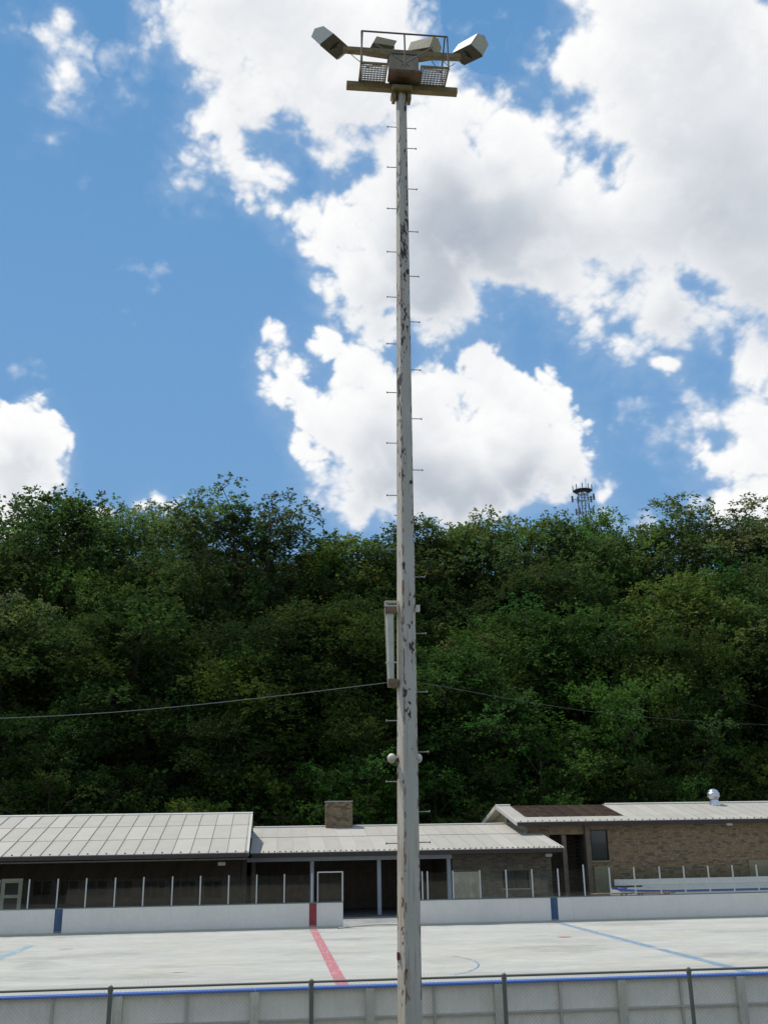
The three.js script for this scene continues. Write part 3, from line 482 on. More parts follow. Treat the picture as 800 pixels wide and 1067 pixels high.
// ------------------------------------------------------------------ small rink beyond the far boards, picnic table beside it
{
  const t = thing('small_rink', 'small rink with low white boards and a blue rim beside the brick hall', 'small rink');
  const z0 = -48.7, z1 = -54.7, x0 = 17.2, x1 = 44, r = 2.4, pts = [];
  const arc = (cx, cz, a0, a1) => { for (let i = 0; i <= 10; i++) { const a = mixv(a0, a1, i / 10); pts.push([cx + Math.cos(a) * r, cz + Math.sin(a) * r]); } };
  arc(x1 - r, z0 - r, Math.PI / 2, 0); arc(x1 - r, z1 + r, 0, -Math.PI / 2); arc(x0 + r, z1 + r, -Math.PI / 2, -Math.PI); arc(x0 + r, z0 - r, Math.PI, Math.PI / 2);
  const ring = (h0, h1, th) => { const o = new THREE.Shape(pts.map(([x, z]) => new THREE.Vector2(x, -z))); const c = [(x0 + x1) / 2, (z0 + z1) / 2]; const inn = pts.map(([x, z]) => { const kx = 1 - 2 * th / (x1 - x0), kz = 1 - 2 * th / (z0 - z1); return new THREE.Vector2(c[0] + (x - c[0]) * kx, -(c[1] + (z - c[1]) * kz)); }); o.holes.push(new THREE.Path(inn.reverse())); const g = new THREE.ExtrudeGeometry(o, { depth: h1 - h0, bevelEnabled: false, curveSegments: 1 }); g.rotateX(-Math.PI / 2); g.translate(0, h0, 0); return g; };
  part(t, 'board_ring', ring(-.01, .90, .1), boardWhite);
  part(t, 'back_rim', bx(x0 + r, x1 - r, .902, .98, z1 - .02, z1 + .14), boardWhite);
  { const line = []; for (let i = 0; i <= 8; i++) { const a = mixv(Math.PI * 1.28, Math.PI / 2, i / 8); line.push(V(x0 + r + Math.cos(a) * (r - .05), .94, z0 - r + Math.sin(a) * (r - .05))); } line.push(V(x0 + r + 1, .94, z0 - .05), V(x1 - r - 2, .94, z0 - .05), V(x1 - r, .94, z0 - .05)); line.unshift(V(x0 + .05, .94, z1 + r)); const c = new THREE.CatmullRomCurve3(line, false, 'catmullrom', .1); const sh = new THREE.Shape([new THREE.Vector2(-.045, -.09), new THREE.Vector2(.045, -.09), new THREE.Vector2(.045, .09), new THREE.Vector2(-.045, .09)]); part(t, 'blue_rim', boxUV(new THREE.ExtrudeGeometry(sh, { steps: 80, extrudePath: c, bevelEnabled: false })), mottled(.045, .09, .30, 1.5, .1, .5)); }
  part(t, 'rink_slab', bx(x0 + .9, x1 - .9, -.015, .02, z1 + .9, z0 - .9), mottled(.55, .55, .53, 4, .08, .8));
  // plastic lining, pale, above the rim at the back
  part(t, 'back_panel', rbx(x0 + .9, x1 - 2, .985, 1.3, z1 + .02, z1 + .09, .01), boardWhite);
}
function picnic(x, z, turn, label) {
  const t = thing('picnic_table', label, 'picnic table', [x, .2, z], 'picnic tables by the small rink'); t.rotation.y = turn;
  for (let k = 0; k < 5; k++) part(t, 'table_plank', rbx(-.9, .9, .72, .76, -.37 + k * .15, -.23 + k * .15, .006), woodBrown);
  for (const s of [-1, 1]) { for (let k = 0; k < 2; k++) part(t, 'seat_plank', rbx(-.9, .9, .42, .46, s * .72 - .14 + k * .145, s * .72 - .005 + k * .145, .006), woodBrown); for (const q of [-1, 1]) part(t, 'leg', sbar(V(q * .62, 0, s * .68), V(q * .62, .71, s * .22), .09, .04), woodBrown); part(t, 'cross_brace', sbar(V(s * .64, .40, -.85), V(s * .64, .40, .85), .04, .09), woodBrown); }
  return t;
}
structure('terrace', bx(14.6, 26, -.2, .2, -48.55, -46.3), concrete, 'low concrete terrace in front of the small rink');
{ const a = P(636, 928, 47.5), b = P(680, 928, 47.5); picnic(a.x, -47.45, .1, 'brown picnic table before the rounded end of the small rink'); picnic(b.x, -47.45, -.06, 'brown picnic table before the straight side of the small rink'); }

// ------------------------------------------------------------------ the light mast
{
  const D = 16.3, B = V(2.085, -.05, -D), T = V(2.345, 17.62, -D), axis = (y) => B.clone().lerp(T, (y - B.y) / (T.y - B.y));
  const t = thing('light_mast', 'tall rust-flecked white light mast with four floodlights on a railed platform', 'light mast', [0, 0, 0]);
  const paintTex = tex(320, 1800, (u, v) => {
    const y = v * 17.7, s = u * 1.05; // metres up, metres round
    const big = fbm(s * 1.6, y * .8, 3, 3), fine = fbm(s * 14, y * 12, 5, 3);
    let k = .54 * (1 + big * .10 + fine * .07); let c = [k, k * .895, k * .745];
    const yel = sstep(.05, .4, fbm(s * 3, y * .7, 15, 3)) * .12; c = [c[0], c[1] * (1 - yel * .3), c[2] * (1 - yel)];
    // flaked paint: clusters of dark bare steel with a rusty edge, thickest in the middle heights
    const dens = -.36 + .19 * sstep(2.8, 5.2, y) + .14 * sstep(4, 9, y) + .06 * sstep(8.5, 11, y) - .09 * sstep(15.8, 17, y), cl = fbm(s * 1.7 + 4, y * .55, 21, 3), n = fbm(s * 7, y * 4.0, 31, 5) * (.75 + cl * .9) + cl * .55 + dens * .75 + Math.max(0, fbm(s * 2.6, y * 2.1, 61, 2)) * .12 - .02;
    const e = sstep(.27, .31, n), halo = sstep(.18, .30, n);
    const run = sstep(.12, .42, fbm(s * 16, y * .7, 41, 3) + cl * .7) * .8;
    c = c.map((q, i) => mixv(q, [.30, .20, .13][i], Math.max(halo * .5, run * .55)));
    c = c.map((q, i) => mixv(q, [.035, .024, .020][i], e));
    // peeling seams along the corners
    const edge = Math.min(Math.abs(((u * 4) % 1) - 0), Math.abs(1 - ((u * 4) % 1))); if (edge < .09) { const p = sstep(.06, .2, fbm(s * 9, y * 3.2, 51, 3)); c = c.map((q, i) => mixv(q, [.22, .10, .045][i], p * .8)); }
    return c;
  });
  const bumpTex = tex(256, 1024, (u, v) => { const y = v * 17.7, s = u * 1.05, cl = fbm(s * 1.7 + 4, y * .55, 21, 3), n = fbm(s * 7, y * 4.0, 31, 5) * (.75 + cl * .9) + cl * .55, k = .6 - sstep(.27, .31, n) * .4 + fbm(s * 30, y * 30, 1, 2) * .15; return [k, k, k]; }, [1, 1], false);
  const mastPaint = new THREE.MeshStandardMaterial({ map: paintTex, roughness: .55, bumpMap: bumpTex, bumpScale: .003 });
  // square tapered tube with rounded corners, turned so that one corner leads
  const turn = 19 * Math.PI / 180, ringPts = (h, c) => { const o = []; for (let q = 0; q < 4; q++) { const a = turn + q * Math.PI / 2; for (let k = 0; k <= 2; k++) { const b = k / 2 * Math.PI / 2; const lx = h - c + Math.sin(b) * c, lz = h - c + Math.cos(b) * c; o.push([lx * Math.cos(a) + lz * Math.sin(a), -lx * Math.sin(a) + lz * Math.cos(a), q + (k === 0 ? .94 : k === 1 ? 1 : 1.06)]); } } return o; };
  const pos = [], uv = [], idx = [], rows = 60, n = 13;
  for (let j = 0; j <= rows; j++) { const y = mixv(-.05, 17.62, j / rows), h = mixv(.150, .083, (y + .05) / 17.67), a = axis(y), pts = ringPts(h, h * .22); for (let i = 0; i < n; i++) { const p = pts[i % 12]; pos.push(a.x + p[0], y, a.z + p[1]); uv.push((p[2] + (i === 12 ? 4 : 0)) / 4, (y + .05) / 17.7); } }
  for (let j = 0; j < rows; j++) for (let i = 0; i < n - 1; i++) { const a = j * n + i; idx.push(a, a + 1, a + n, a + 1, a + n + 1, a + n); }
  let sg = new THREE.BufferGeometry(); sg.setAttribute('position', new THREE.Float32BufferAttribute(pos, 3)); sg.setAttribute('uv', new THREE.Float32BufferAttribute(uv, 2)); sg.setIndex(idx); sg = sg.toNonIndexed(); sg.computeVertexNormals();
  const shaft = part(t, 'shaft', sg, mastPaint); mastPaint.side = THREE.DoubleSide;
  const steel = mottled(.30, .28, .24, .6, .25, .6), steelDark = std(.09, .085, .075, .6), ochre = mottled(.25, .18, .08, .7, .28, .75), cream = mottled(.60, .56, .45, .5, .15, .6), paintW = mottled(.62, .57, .45, .6, .10, .55), rustM = mottled(.20, .13, .075, .4, .4, .85);
  // step bolts
  const boltG = merge([(() => { const g = new THREE.CylinderGeometry(.0085, .0085, .17, 8); g.rotateZ(Math.PI / 2); g.translate(.085, 0, 0); return g; })(), (() => { const g = new THREE.CylinderGeometry(.019, .019, .016, 8); g.rotateZ(Math.PI / 2); g.translate(.178, 0, 0); return g; })()]);
  const half = (y) => mixv(.150, .083, (y + .05) / 17.67) * 1.22;
  const bolt = (v, side) => { const y = P(420, v, D).y, a = axis(y), m = part(t, 'step_bolt', boltG, steel, [a.x + side * half(y), y, a.z]); if (side < 0) m.rotation.y = Math.PI; };
  for (const v of [133, 175, 218, 263, 310, 358.7, 409.4, 462, 516.4, 572.6, 629, 690, 751, 814.4, 878.5]) bolt(v, -1);
  for (const v of [133.4, 154.3, 196.6, 241, 287.5, 335, 385, 436, 489.4, 544.5, 601, 660, 721, 783.7, 846, 878]) bolt(v, 1);
  // long cable box on the left, with top bracket and clamp
  {
    const q = (u, v, dz = 0) => P(u, v, D + dz), a = q(406, 631), b = q(408, 716), y1 = a.y, y0 = b.y, xm = (y) => mixv(b.x, a.x, (y - y0) / (y1 - y0));
    const body = part(t, 'cable_box', (() => { const g = bx(-.058, .058, -.5, .5, -.06, .06); const p = g.attributes.position; for (let i = 0; i < p.count; i++) { const yy = p.getY(i) + .5, w = mixv(.72, 1, yy); p.setXYZ(i, p.getX(i) * w + xm(mixv(y0 + .1, y1 - .08, yy)), mixv(y0 + .1, y1 - .08, yy), p.getZ(i) * w - D - .02); } g.computeVertexNormals(); return g; })(), cream);
    part(body, 'box_edge', sbar(V(xm(y0) - .062, y0 + .05, -D + .03), V(xm(y1) - .085, y1 - .05, -D + .03), .018, .018), paintW);
    part(t, 'bracket', merge([sbar(q(401.5, 627), q(414, 627), .05, .03), sbar(q(401.5, 631.5), q(414, 631.5), .05, .03), sbar(q(402, 626.5), q(402, 632), .05, .02)]), paintW);
    part(t, 'bracket', bx(xm(y1) - .085, xm(y1) + .1, y1 - .14, y1 - .03, -D - .07, -D + .07), rustM);
    part(t, 'clamp', sbar(q(402, 690.5), q(414, 690), .03, .02), paintW); part(t, 'bracket', bx(xm(y0) - .06, xm(y0) + .1, y0, y0 + .13, -D - .06, -D + .06), rustM);
    part(t, 'bracket', bx(q(434, 634).x - .02, q(434, 634).x + .05, q(434, 637).y, q(434, 631).y, -D - .05, -D + .05), cream);
  }
  // round insulators on a band
  for (const u of [408.2, 435.6]) { const p = P(u, 790, D), g = new THREE.SphereGeometry(.078, 18, 12); g.scale(.9, 1, 1); const m = part(t, 'insulator', g, paintW, [p.x, p.y, -D - .03]); part(m, 'stub', bar(V(0, 0, 0), V(u < 420 ? .09 : -.09, 0, 0), .03), steel); }
  part(t, 'conduit_clip', rbx(P(414.6, 994, D).x - .02, P(414.6, 994, D).x + .02, P(414.6, 1000, D).y, P(414.6, 992, D).y, -D, -D + .04, .005), std(.18, .06, .05));
  // ---- platform
  const top = 17.62, pz = -D, xL = P(361, 92, D).x, xR = P(476, 98.5, D).x, xc = T.x;
  part(t, 'cap_plate', merge([rbx(xc - .2, xc + .2, top, top + .09, pz - .2, pz + .2, .01), rbx(xc - .19, xc - .12, top - .16, top, pz - .1, pz + .1, .01), rbx(xc + .12, xc + .19, top - .16, top, pz - .1, pz + .1, .01)]), ochre);
  const yb = top + .092; part(t, 'platform_beam', rbx(xL, xR, yb, yb + .13, pz - .07, pz + .07, .008), ochre);
  const zN = pz + .55, yF = yb + .14;
  // gratings: bars both ways
  for (const [ua, ub] of [[374.5, 403], [436.5, 466]]) {
    const x0 = P(ua, 80, D - .3).x, x1 = P(ub, 82, D - .3).x, fr = part(t, 'grating', merge([rbx(x0, x1, yF, yF + .05, zN - .03, zN, .005), rbx(x0, x1, yF, yF + .05, pz + .02, pz + .05, .005), rbx(x0, x0 + .03, yF, yF + .05, pz + .05, zN - .03, .005), rbx(x1 - .03, x1, yF, yF + .05, pz + .05, zN - .03, .005)]), ochre);
    const bars = []; for (let i = 1; i < 9; i++) { const x = mixv(x0, x1, i / 9); bars.push(bx(x - .009, x + .009, yF + .01, yF + .035, pz + .05, zN - .03)); } for (let j = 1; j < 8; j++) { const z = mixv(pz + .05, zN - .03, j / 8); bars.push(bx(x0 + .03, x1 - .03, yF + .012, yF + .037, z - .009, z + .009)); }
    const b = part(fr, 'grating_bars', merge(bars), mottled(.46, .46, .46, .5, .2, .6)); b.userData.kind = 'stuff';
  }
  // trough and ballast box in the middle
  const bx0 = P(405, 80, D - .2).x, bx1 = P(437, 80, D - .2).x;
  part(t, 'cable_trough', rbx(bx0 - .02, bx1 + .02, yF - .02, yF + .06, pz + .10, pz + .40, .01), mottled(.17, .10, .06, .5, .3, .8)); part(t, 'trough_foot', rbx(bx0 + .02, bx1 - .02, yF - .03, yF + .04, pz + .0, pz + .15, .01), steelDark);
  const yA = P(421, 55, D).y;
  const bal = part(t, 'ballast_box', rbx(bx0 + .03, bx1 + .0, yF + .08, yA - .2, pz - .12, pz + .16, .015), mottled(.30, .245, .165, .8, .2, .7)); part(bal, 'lid', rbx(bx0 + .01, bx1 + .02, yA - .2, yA - .165, pz - .13, pz + .17, .01), steelDark);
  // lamp arm, deeper in the middle
  const aL = P(358, 51, D), aR = P(479, 60.5, D), arm = new THREE.Shape(); const hw = (aR.x - aL.x) / 2;
  arm.moveTo(-hw, .04); arm.lineTo(hw, .04); arm.lineTo(hw, -.05); arm.lineTo(hw * .45, -.075); arm.lineTo(hw * .2, -.13); arm.lineTo(-hw * .2, -.13); arm.lineTo(-hw * .45, -.075); arm.lineTo(-hw, -.05);
  const armG = new THREE.ExtrudeGeometry(arm, { depth: .1, bevelEnabled: true, bevelSize: .008, bevelThickness: .008, bevelSegments: 1 }); armG.translate((aL.x + aR.x) / 2, (aL.y + aR.y) / 2, pz - .05); part(t, 'lamp_arm', boxUV(armG), ochre);
  // guard rail
  const yR = P(421, 36.5, D - .5).y, gx0 = P(376.5, 34, D - .5).x, gx1 = P(465.5, 39, D - .5).x, gm = P(421, 36, D - .5).x, rl = std(.20, .165, .125, .6);
  const rb = (a, b, r = .018) => part(t, 'guard_rail', bar(a, b, r), rl);
  rb(V(gx0, yR, zN - .02), V(gx1, yR, zN - .02)); for (const x of [gx0, gm, gx1]) { const p = rb(V(x, yF, zN - .02), V(x, yR, zN - .02)); p.name = 'guard_post'; }
  for (const x of [gx0 + .02, gx1 - .05]) { const p = rb(V(x, yF - .1, pz + .03), V(x, yR - .45, pz + .03)); p.name = 'guard_post'; rb(V(x, yR - .45, pz + .03), V(x, yR, zN - .03), .016); }
  for (const [s, x] of [[1, gx0], [-1, gx1]]) { const p = rb(V(x + s * .42, yF + .42, pz + .08), V(x + s * .12, yF + .02, zN - .1), .02); p.name = 'brace'; const q = rb(V(x + s * .95, yF + .05, zN - .05), V(x + s * .28, yR - .12, pz + .35), .014); q.name = 'brace'; }
  // floodlights: ridged box hoods; corner nearest the eye, then the three edges from it (right, up, back of a view along the mast, in 1/52 m)
  const paintedShade = mottled(.085, .072, .036, .5, .3, .7), lensM = new THREE.MeshPhysicalMaterial({ color: new THREE.Color().setRGB(.25, .27, .28), roughness: .15, metalness: .4 });  // dark olive: shade under the hoods put into the colour
  const eY = V(0, 1, 0).applyMatrix4(camRot), sight = (b) => { const z = V(0, EYE, 0).sub(b).normalize(), x = eY.clone().cross(z).normalize(); return [x, z.clone().cross(x), z]; }, vec = (q, s) => s[0].clone().multiplyScalar(q[0]).addScaledVector(s[1], q[1]).addScaledVector(s[2], q[2]).multiplyScalar(1 / 47);
  const tan = mottled(.46, .39, .25, .5, .2, .65), endWhite = mottled(.85, .85, .84, .6, .05, .3), flood = (u, v, D2, a, e, c, pale, paint = paintW) => {  // endWhite: brightness painted onto the end of one hood
    const b = P(u, v, D2), sg = sight(b), A = vec(a, sg), E = vec(e, sg), C = vec(c, sg), at = (i, j, k) => V(0, 0, 0).addScaledVector(A, i).addScaledVector(E, j).addScaledVector(C, k);
    const pts = []; for (const i of [0, 1]) { const k = i ? .86 : 1; pts.push(at(i, 0, 0), at(i, k, .06), at(i, 1.32 * k, .5), at(i, k, .98), at(i, .05, 1)); }
    const f = part(t, 'floodlight', boxUV(new ConvexGeometry(pts)), paint, [b.x, b.y, b.z]);
    const n = A.clone().cross(C).normalize(); if (n.dot(E) > 0) n.negate(); const slab = (i0, i1, k0, k1, h) => new ConvexGeometry([[i0, k0], [i1, k0], [i1, k1], [i0, k1]].flatMap(([i, k]) => [at(i, 0, k).addScaledVector(n, .003), at(i, 0, k).addScaledVector(n, h)]));
    if (pale) part(f, 'painted_bright_end', new ConvexGeometry([at(-.012, .02, .02), at(-.012, .98, .06), at(-.012, 1.28, .5), at(-.012, .97, .95), at(-.012, .06, .98), at(-.001, .02, .02), at(-.001, .98, .06), at(-.001, 1.28, .5), at(-.001, .97, .95), at(-.001, .06, .98)]), endWhite); part(f, 'painted_shade_face', slab(-.01, 1.01, -.01, 1.01, .02), paintedShade); part(f, 'lens', slab(.94, 1.03, .1, .9, .03), lensM); part(f, 'yoke', merge([slab(.42, .5, .2, .8, .05), slab(.40, .52, .42, .58, .09)]), steelDark);  // olive slab carries painted shade, white end plate carries painted brightness
  };
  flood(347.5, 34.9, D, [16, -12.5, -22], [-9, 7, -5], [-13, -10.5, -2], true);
  flood(490, 45.5, D, [-18, -7.5, -25], [6, 9.5, -7.1], [12, -11.5, -5.2]);
  flood(388.5, 44.5, D + .1, [21, -3, -20], [4, 6.5, -6], [-7, -11.5, -3], false, tan);
  flood(447.5, 48.5, D + .1, [-22, -3, -20], [3, 9.5, -6], [9, -11, -4], false, tan);
  // loose cables
  part(t, 'cable', tube([P(362, 53, D), P(372, 62, D), P(384, 70, D - .1), P(394, 72.5, D - .3)], .008, 20, 5), steelDark); part(t, 'cable', tube([P(449, 62, D), P(454, 70, D - .1), P(456, 76, D - .3)], .008, 16, 5), steelDark); part(t, 'cable', tube([P(462, 64, D), P(468, 69, D), P(474, 66, D)], .007, 16, 5), steelDark);
}
// ------------------------------------------------------------------ overhead cables from the mast
{
  const wireM = std(.15, .15, .14, .8), a = P(402.5, 711.5, 16.3);
  const c1 = thing('overhead_cable', 'overhead cable running from the mast cable box across the shed side', 'cable');
  part(c1, 'cable_line', tube([a, P(300, 724, 17.2), P(200, 735, 18.1), P(100, 743.5, 19), P(0, 748.5, 20), P(-160, 752, 21.6), P(-420, 748, 24.5)], .0062, 120, 6), wireM);
  const c2 = thing('overhead_cable', 'thin overhead cable sagging from the mast towards the brick hall side', 'cable');
  part(c2, 'cable_line', tube([P(437, 711.5, 16.3), P(470, 717, 19), P(530, 728, 24), P(620, 742, 32), P(720, 751, 41), P(800, 755, 48), P(900, 757, 57)], .006, 120, 6), std(.06, .06, .056, .9));
}
// ------------------------------------------------------------------ communications tower on the hilltop
{
  const D = 210, t = thing('communications_tower', 'grey lattice communications tower with antennas standing above the trees', 'tower'), m = std(.17, .18, .20, .6), pale = std(.55, .57, .6, .6);
  const c = P(609, 540, D), x = c.x, z = -D, y0 = groundY(x, D) - .3, yT = P(608, 513, D).y, hw = (y) => mixv(2.6, 1.0, (y - y0) / (yT - y0));
  const corner = (k, y) => { const a = k * Math.PI / 2 + .6, h = hw(y) * 1.1; return V(x + Math.cos(a) * h, y, z + Math.sin(a) * h); };
  for (let k = 0; k < 4; k++) part(t, 'leg', bar(corner(k, y0), corner(k, yT), .20, .11, 6), m);
  const ys = []; for (let y = y0; y < yT; y += 2.6) ys.push(y); ys.push(yT);
  for (let i = 0; i < ys.length - 1; i++) for (let k = 0; k < 4; k++) { part(t, 'lattice_bar', bar(corner(k, ys[i]), corner((k + 1) % 4, ys[i + 1]), .055, .055, 5), m); part(t, 'lattice_bar', bar(corner(k, ys[i + 1]), corner((k + 1) % 4, ys[i + 1]), .05, .05, 5), m); }
  const ring = new THREE.CylinderGeometry(2.2, 1.3, .7, 20, 1, true); part(t, 'platform', ring, new THREE.MeshStandardMaterial({ color: new THREE.Color().setRGB(.06, .065, .07), roughness: .7, side: THREE.DoubleSide }), [x, yT, z]);
  for (let k = 0; k < 10; k++) { const a = k / 10 * TAU; part(t, 'antenna', bar(V(x + Math.cos(a) * 2.25, yT + .4, z + Math.sin(a) * 2.25), V(x + Math.cos(a) * 2.25, yT + 1.5, z + Math.sin(a) * 2.25), .11, .11, 6), m); }
  part(t, 'mast_tip', bar(V(x + .9, yT, z), V(x + .9, yT + 3.4, z), .1, .05, 6), pale);
  for (const [dy, dx] of [[-2.1, -2.9], [-2.3, -1.6], [-2.0, 1.5], [-1.4, 2.2], [-5.2, -2.2], [-5.0, -1.4], [-4.8, 1.8]]) { part(t, 'antenna', rbx(x + dx - .22, x + dx + .22, yT + dy - .75, yT + dy + .75, z + .9, z + 1.2, .04), m); part(t, 'antenna_arm', bar(V(x + dx, yT + dy, z + .9), V(x, yT + dy, z), .08, .08, 5), m); }
}

// ------------------------------------------------------------------ the wood on the hill: single trees from a few grown forms
const bark = mottled(.075, .062, .048, .6, .3, .95);
const leafOf = (tr) => [[1, 1, 1], [.60, .66, .62], [1.22, 1.20, .92], [1.05, 1.30, 1.05]].map(([r, g, b]) => new THREE.MeshPhysicalMaterial({ color: new THREE.Color().setRGB(r, g, b), vertexColors: true, roughness: 1, specularIntensity: .12, transmission: tr, thickness: 0, side: THREE.DoubleSide }));
const leafMats = leafOf(.28), lightLeaf = leafOf(.45);
function growTree(seed, o) {
  const q = mulberry(seed), R = (a, b) => a + (b - a) * q(), wood = [], clumps = [], H = o.H;
  const bend = [R(-.5, .5), R(-.5, .5)], trunkAt = (k) => V(bend[0] * k * k * 1.6 + Math.sin(k * 5 + seed) * .12, k * H * .86, bend[1] * k * k * 1.6);
  const tk = 9; for (let i = 0; i < tk; i++) wood.push(bar(trunkAt(i / tk).add(V(0, i ? 0 : -.8, 0)), trunkAt((i + 1) / tk), mixv(o.trunk, .05, (i / tk) ** .8), mixv(o.trunk, .05, ((i + 1) / tk) ** .8), 7));
  for (let i = 0; i < o.limbs; i++) {
    const k = mixv(o.low, .97, (i + R(0, .7)) / o.limbs), a = i * 2.4 + R(-.5, .5), s = trunkAt(k), rel = (k - o.low) / (1 - o.low);
    const reach = o.R * (o.form(rel)) * R(.72, 1.12), rise = reach * R(o.rise[0], o.rise[1]) + rel * 1.0;
    const e = s.clone().add(V(Math.cos(a) * reach, rise, Math.sin(a) * reach)), m = s.clone().lerp(e, .5).add(V(R(-.2, .2), reach * .12, R(-.2, .2)));
    const r0 = o.trunk * mixv(.42, .12, rel); wood.push(bar(s, m, r0, r0 * .6, 5), bar(m, e, r0 * .6, .02, 5));
    const nc = Math.max(3, Math.round(reach * o.perLimb));
    for (let c = 0; c < nc; c++) {
      const f = mixv(.22, 1.05, (c + R(0, 1)) / nc), p = f < .5 ? s.clone().lerp(m, f * 2) : m.clone().lerp(e, (f - .5) * 2), sp = reach * .30 * (1.1 - f * .3);
      const cp = p.clone().add(V(R(-sp, sp), R(-sp * .35, sp * .6), R(-sp, sp))); clumps.push([cp, R(o.clump[0], o.clump[1])]);
      if (q() < .6) wood.push(bar(p, cp, .035, .012, 4));
    }
  }
  for (let c = 0; c < o.crest; c++) { const k = R(.78, 1.0), s = trunkAt(k), cp = s.clone().add(V(R(-1, 1) * o.R * .3, R(.2, H * .12), R(-1, 1) * o.R * .3)); clumps.push([cp, R(o.clump[0], o.clump[1]) * .8]); wood.push(bar(s, cp, .04, .012, 4)); }
  const pos = [], nor = [], col = [], tot = clumps.reduce((s, c) => s + c[1] ** 2, 0);
  const up = V(0, 1, 0), ax = V(0, 0, 0), sd = V(0, 0, 0), nn = V(0, 0, 0);
  for (const [c, r] of clumps) {
    const n = Math.round(o.leaves * r * r / tot), tint = [R(.82, 1.2), R(.88, 1.14), R(.75, 1.1)];
    // a clump is a handful of drooping sprays
    const ns = Math.max(4, Math.round(n / o.spray));
    for (let i = 0; i < ns; i++) {
      const a = R(0, TAU), w = Math.acos(R(-.75, 1)), rad = r * R(.55, 1.0), d = V(Math.sin(w) * Math.cos(a), Math.cos(w) * .75, Math.sin(w) * Math.sin(a)), root = c.clone().addScaledVector(d, rad * .7), tip = d.clone().add(V(0, R(-.25, .35), 0)).normalize();
      for (let l = 0; l < o.spray; l++) {
        const f = R(0, 1), L = o.leaf * R(.65, 1.3), wd = L * o.slim, p = root.clone().addScaledVector(tip, f * r * .5).add(V(R(-.12, .12) * r, R(-.1, .1) * r, R(-.12, .12) * r));
        ax.set(R(-1, 1), R(-.8, .5), R(-1, 1)).addScaledVector(tip, .6).normalize(); nn.set(R(-.9, .9), 1, R(-.9, .9)).normalize(); sd.crossVectors(ax, nn).normalize(); nn.crossVectors(sd, ax).normalize();
        const A = p, Bx = p.clone().addScaledVector(ax, L), m = p.clone().addScaledVector(ax, L * .45), C = m.clone().addScaledVector(sd, wd).addScaledVector(nn, wd * .35), E = m.clone().addScaledVector(sd, -wd).addScaledVector(nn, wd * .35);
        pos.push(A.x, A.y, A.z, C.x, C.y, C.z, Bx.x, Bx.y, Bx.z, A.x, A.y, A.z, Bx.x, Bx.y, Bx.z, E.x, E.y, E.z);
        const n1 = nn.clone().addScaledVector(sd, -.3).normalize(), n2 = nn.clone().addScaledVector(sd, .3).normalize(); for (let z = 0; z < 3; z++) nor.push(n1.x, n1.y, n1.z); for (let z = 0; z < 3; z++) nor.push(n2.x, n2.y, n2.z);
        const v = R(.75, 1.25), cr = o.color[0] * tint[0] * v, cg = o.color[1] * tint[1] * v, cb = o.color[2] * tint[2] * v; for (let z = 0; z < 6; z++) col.push(cr, cg, cb);
      }
    }
  }
  const crown = new THREE.BufferGeometry(); crown.setAttribute('position', new THREE.Float32BufferAttribute(pos, 3)); crown.setAttribute('normal', new THREE.Float32BufferAttribute(nor, 3)); crown.setAttribute('color', new THREE.Float32BufferAttribute(col, 3));
  let topY = 0; for (let i = 1; i < pos.length; i += 3) topY = Math.max(topY, pos[i]);
  return { trunk: merge(wood), crown, top: topY };
}
const round = (k) => .35 + .9 * Math.sin(Math.min(1, k * .92 + .12) * Math.PI) ** .8, spread = (k) => .6 + .55 * Math.sin((k * .8 + .2) * Math.PI);
const FORMS = {  // leaf colours lighter uphill, darker low: sunlit tops and shade painted in
  broad: [1, 2, 3].map((s) => growTree(100 + s, { H: 16, R: 4.4, trunk: .26, limbs: 19, low: .22, form: round, rise: [.1, .5], perLimb: 1.1, clump: [1.0, 1.9], crest: 9, leaves: 25000, spray: 9, leaf: .235, slim: .36, color: [.056, .094, .025] })),
  high: [1, 2].map((s) => growTree(500 + s, { H: 16, R: 4.2, trunk: .24, limbs: 19, low: .24, form: round, rise: [.1, .6], perLimb: 1.3, clump: [.8, 1.6], crest: 10, leaves: 21000, spray: 10, leaf: .22, slim: .34, color: [.105, .155, .047] })),
  tall: [1, 2].map((s) => growTree(400 + s, { H: 18, R: 4.2, trunk: .25, limbs: 17, low: .40, form: round, rise: [.05, .5], perLimb: 1.3, clump: [.9, 1.7], crest: 9, leaves: 20000, spray: 9, leaf: .23, slim: .36, color: [.046, .076, .022] })),
  feathery: [1, 2].map((s) => growTree(200 + s, { H: 18, R: 3.6, trunk: .22, limbs: 17, low: .36, form: spread, rise: [.45, 1.0], perLimb: 1.5, clump: [.6, 1.2], crest: 10, leaves: 14000, spray: 12, leaf: .215, slim: .28, color: [.14, .178, .070] })),
  bushy: [1, 2].map((s) => growTree(300 + s, { H: 9, R: 3.6, trunk: .15, limbs: 20, low: .08, form: round, rise: [.15, .6], perLimb: 1.4, clump: [.7, 1.25], crest: 8, leaves: 14000, spray: 9, leaf: .20, slim: .36, color: [.066, .112, .026] })),
};
const GROUPS = { sky: 'trees on the skyline', mid: 'trees on the hillside', foot: 'trees at the foot of the hill', bush: 'bushes behind the roofs' };
const TINTS = ['mid green', 'deep green', 'olive green', 'light green'];
function behind(x, D) { const k = x * 52 / D; return k < -9 ? 'beyond the long shed roof' : k < -1 ? 'beyond the shed roof end' : k < 5 ? 'beyond the chimney' : k < 10.5 ? 'beyond the pavilion roof' : k < 15 ? 'beyond the pavilion end' : k < 20 ? 'beyond the rusted roof patch' : k < 25 ? 'beyond the hall roof' : 'beyond the turbine vent'; }
function rank(kind, D) { return kind === 'sky' ? 'on the hill skyline' : D > 100 ? 'at the back of the hill' : D > 88 ? 'high on the hillside' : D > 82 ? 'midway up the hillside' : D > 77 ? 'low on the hillside' : 'at the foot of the hill'; }
let treeCount = 0;
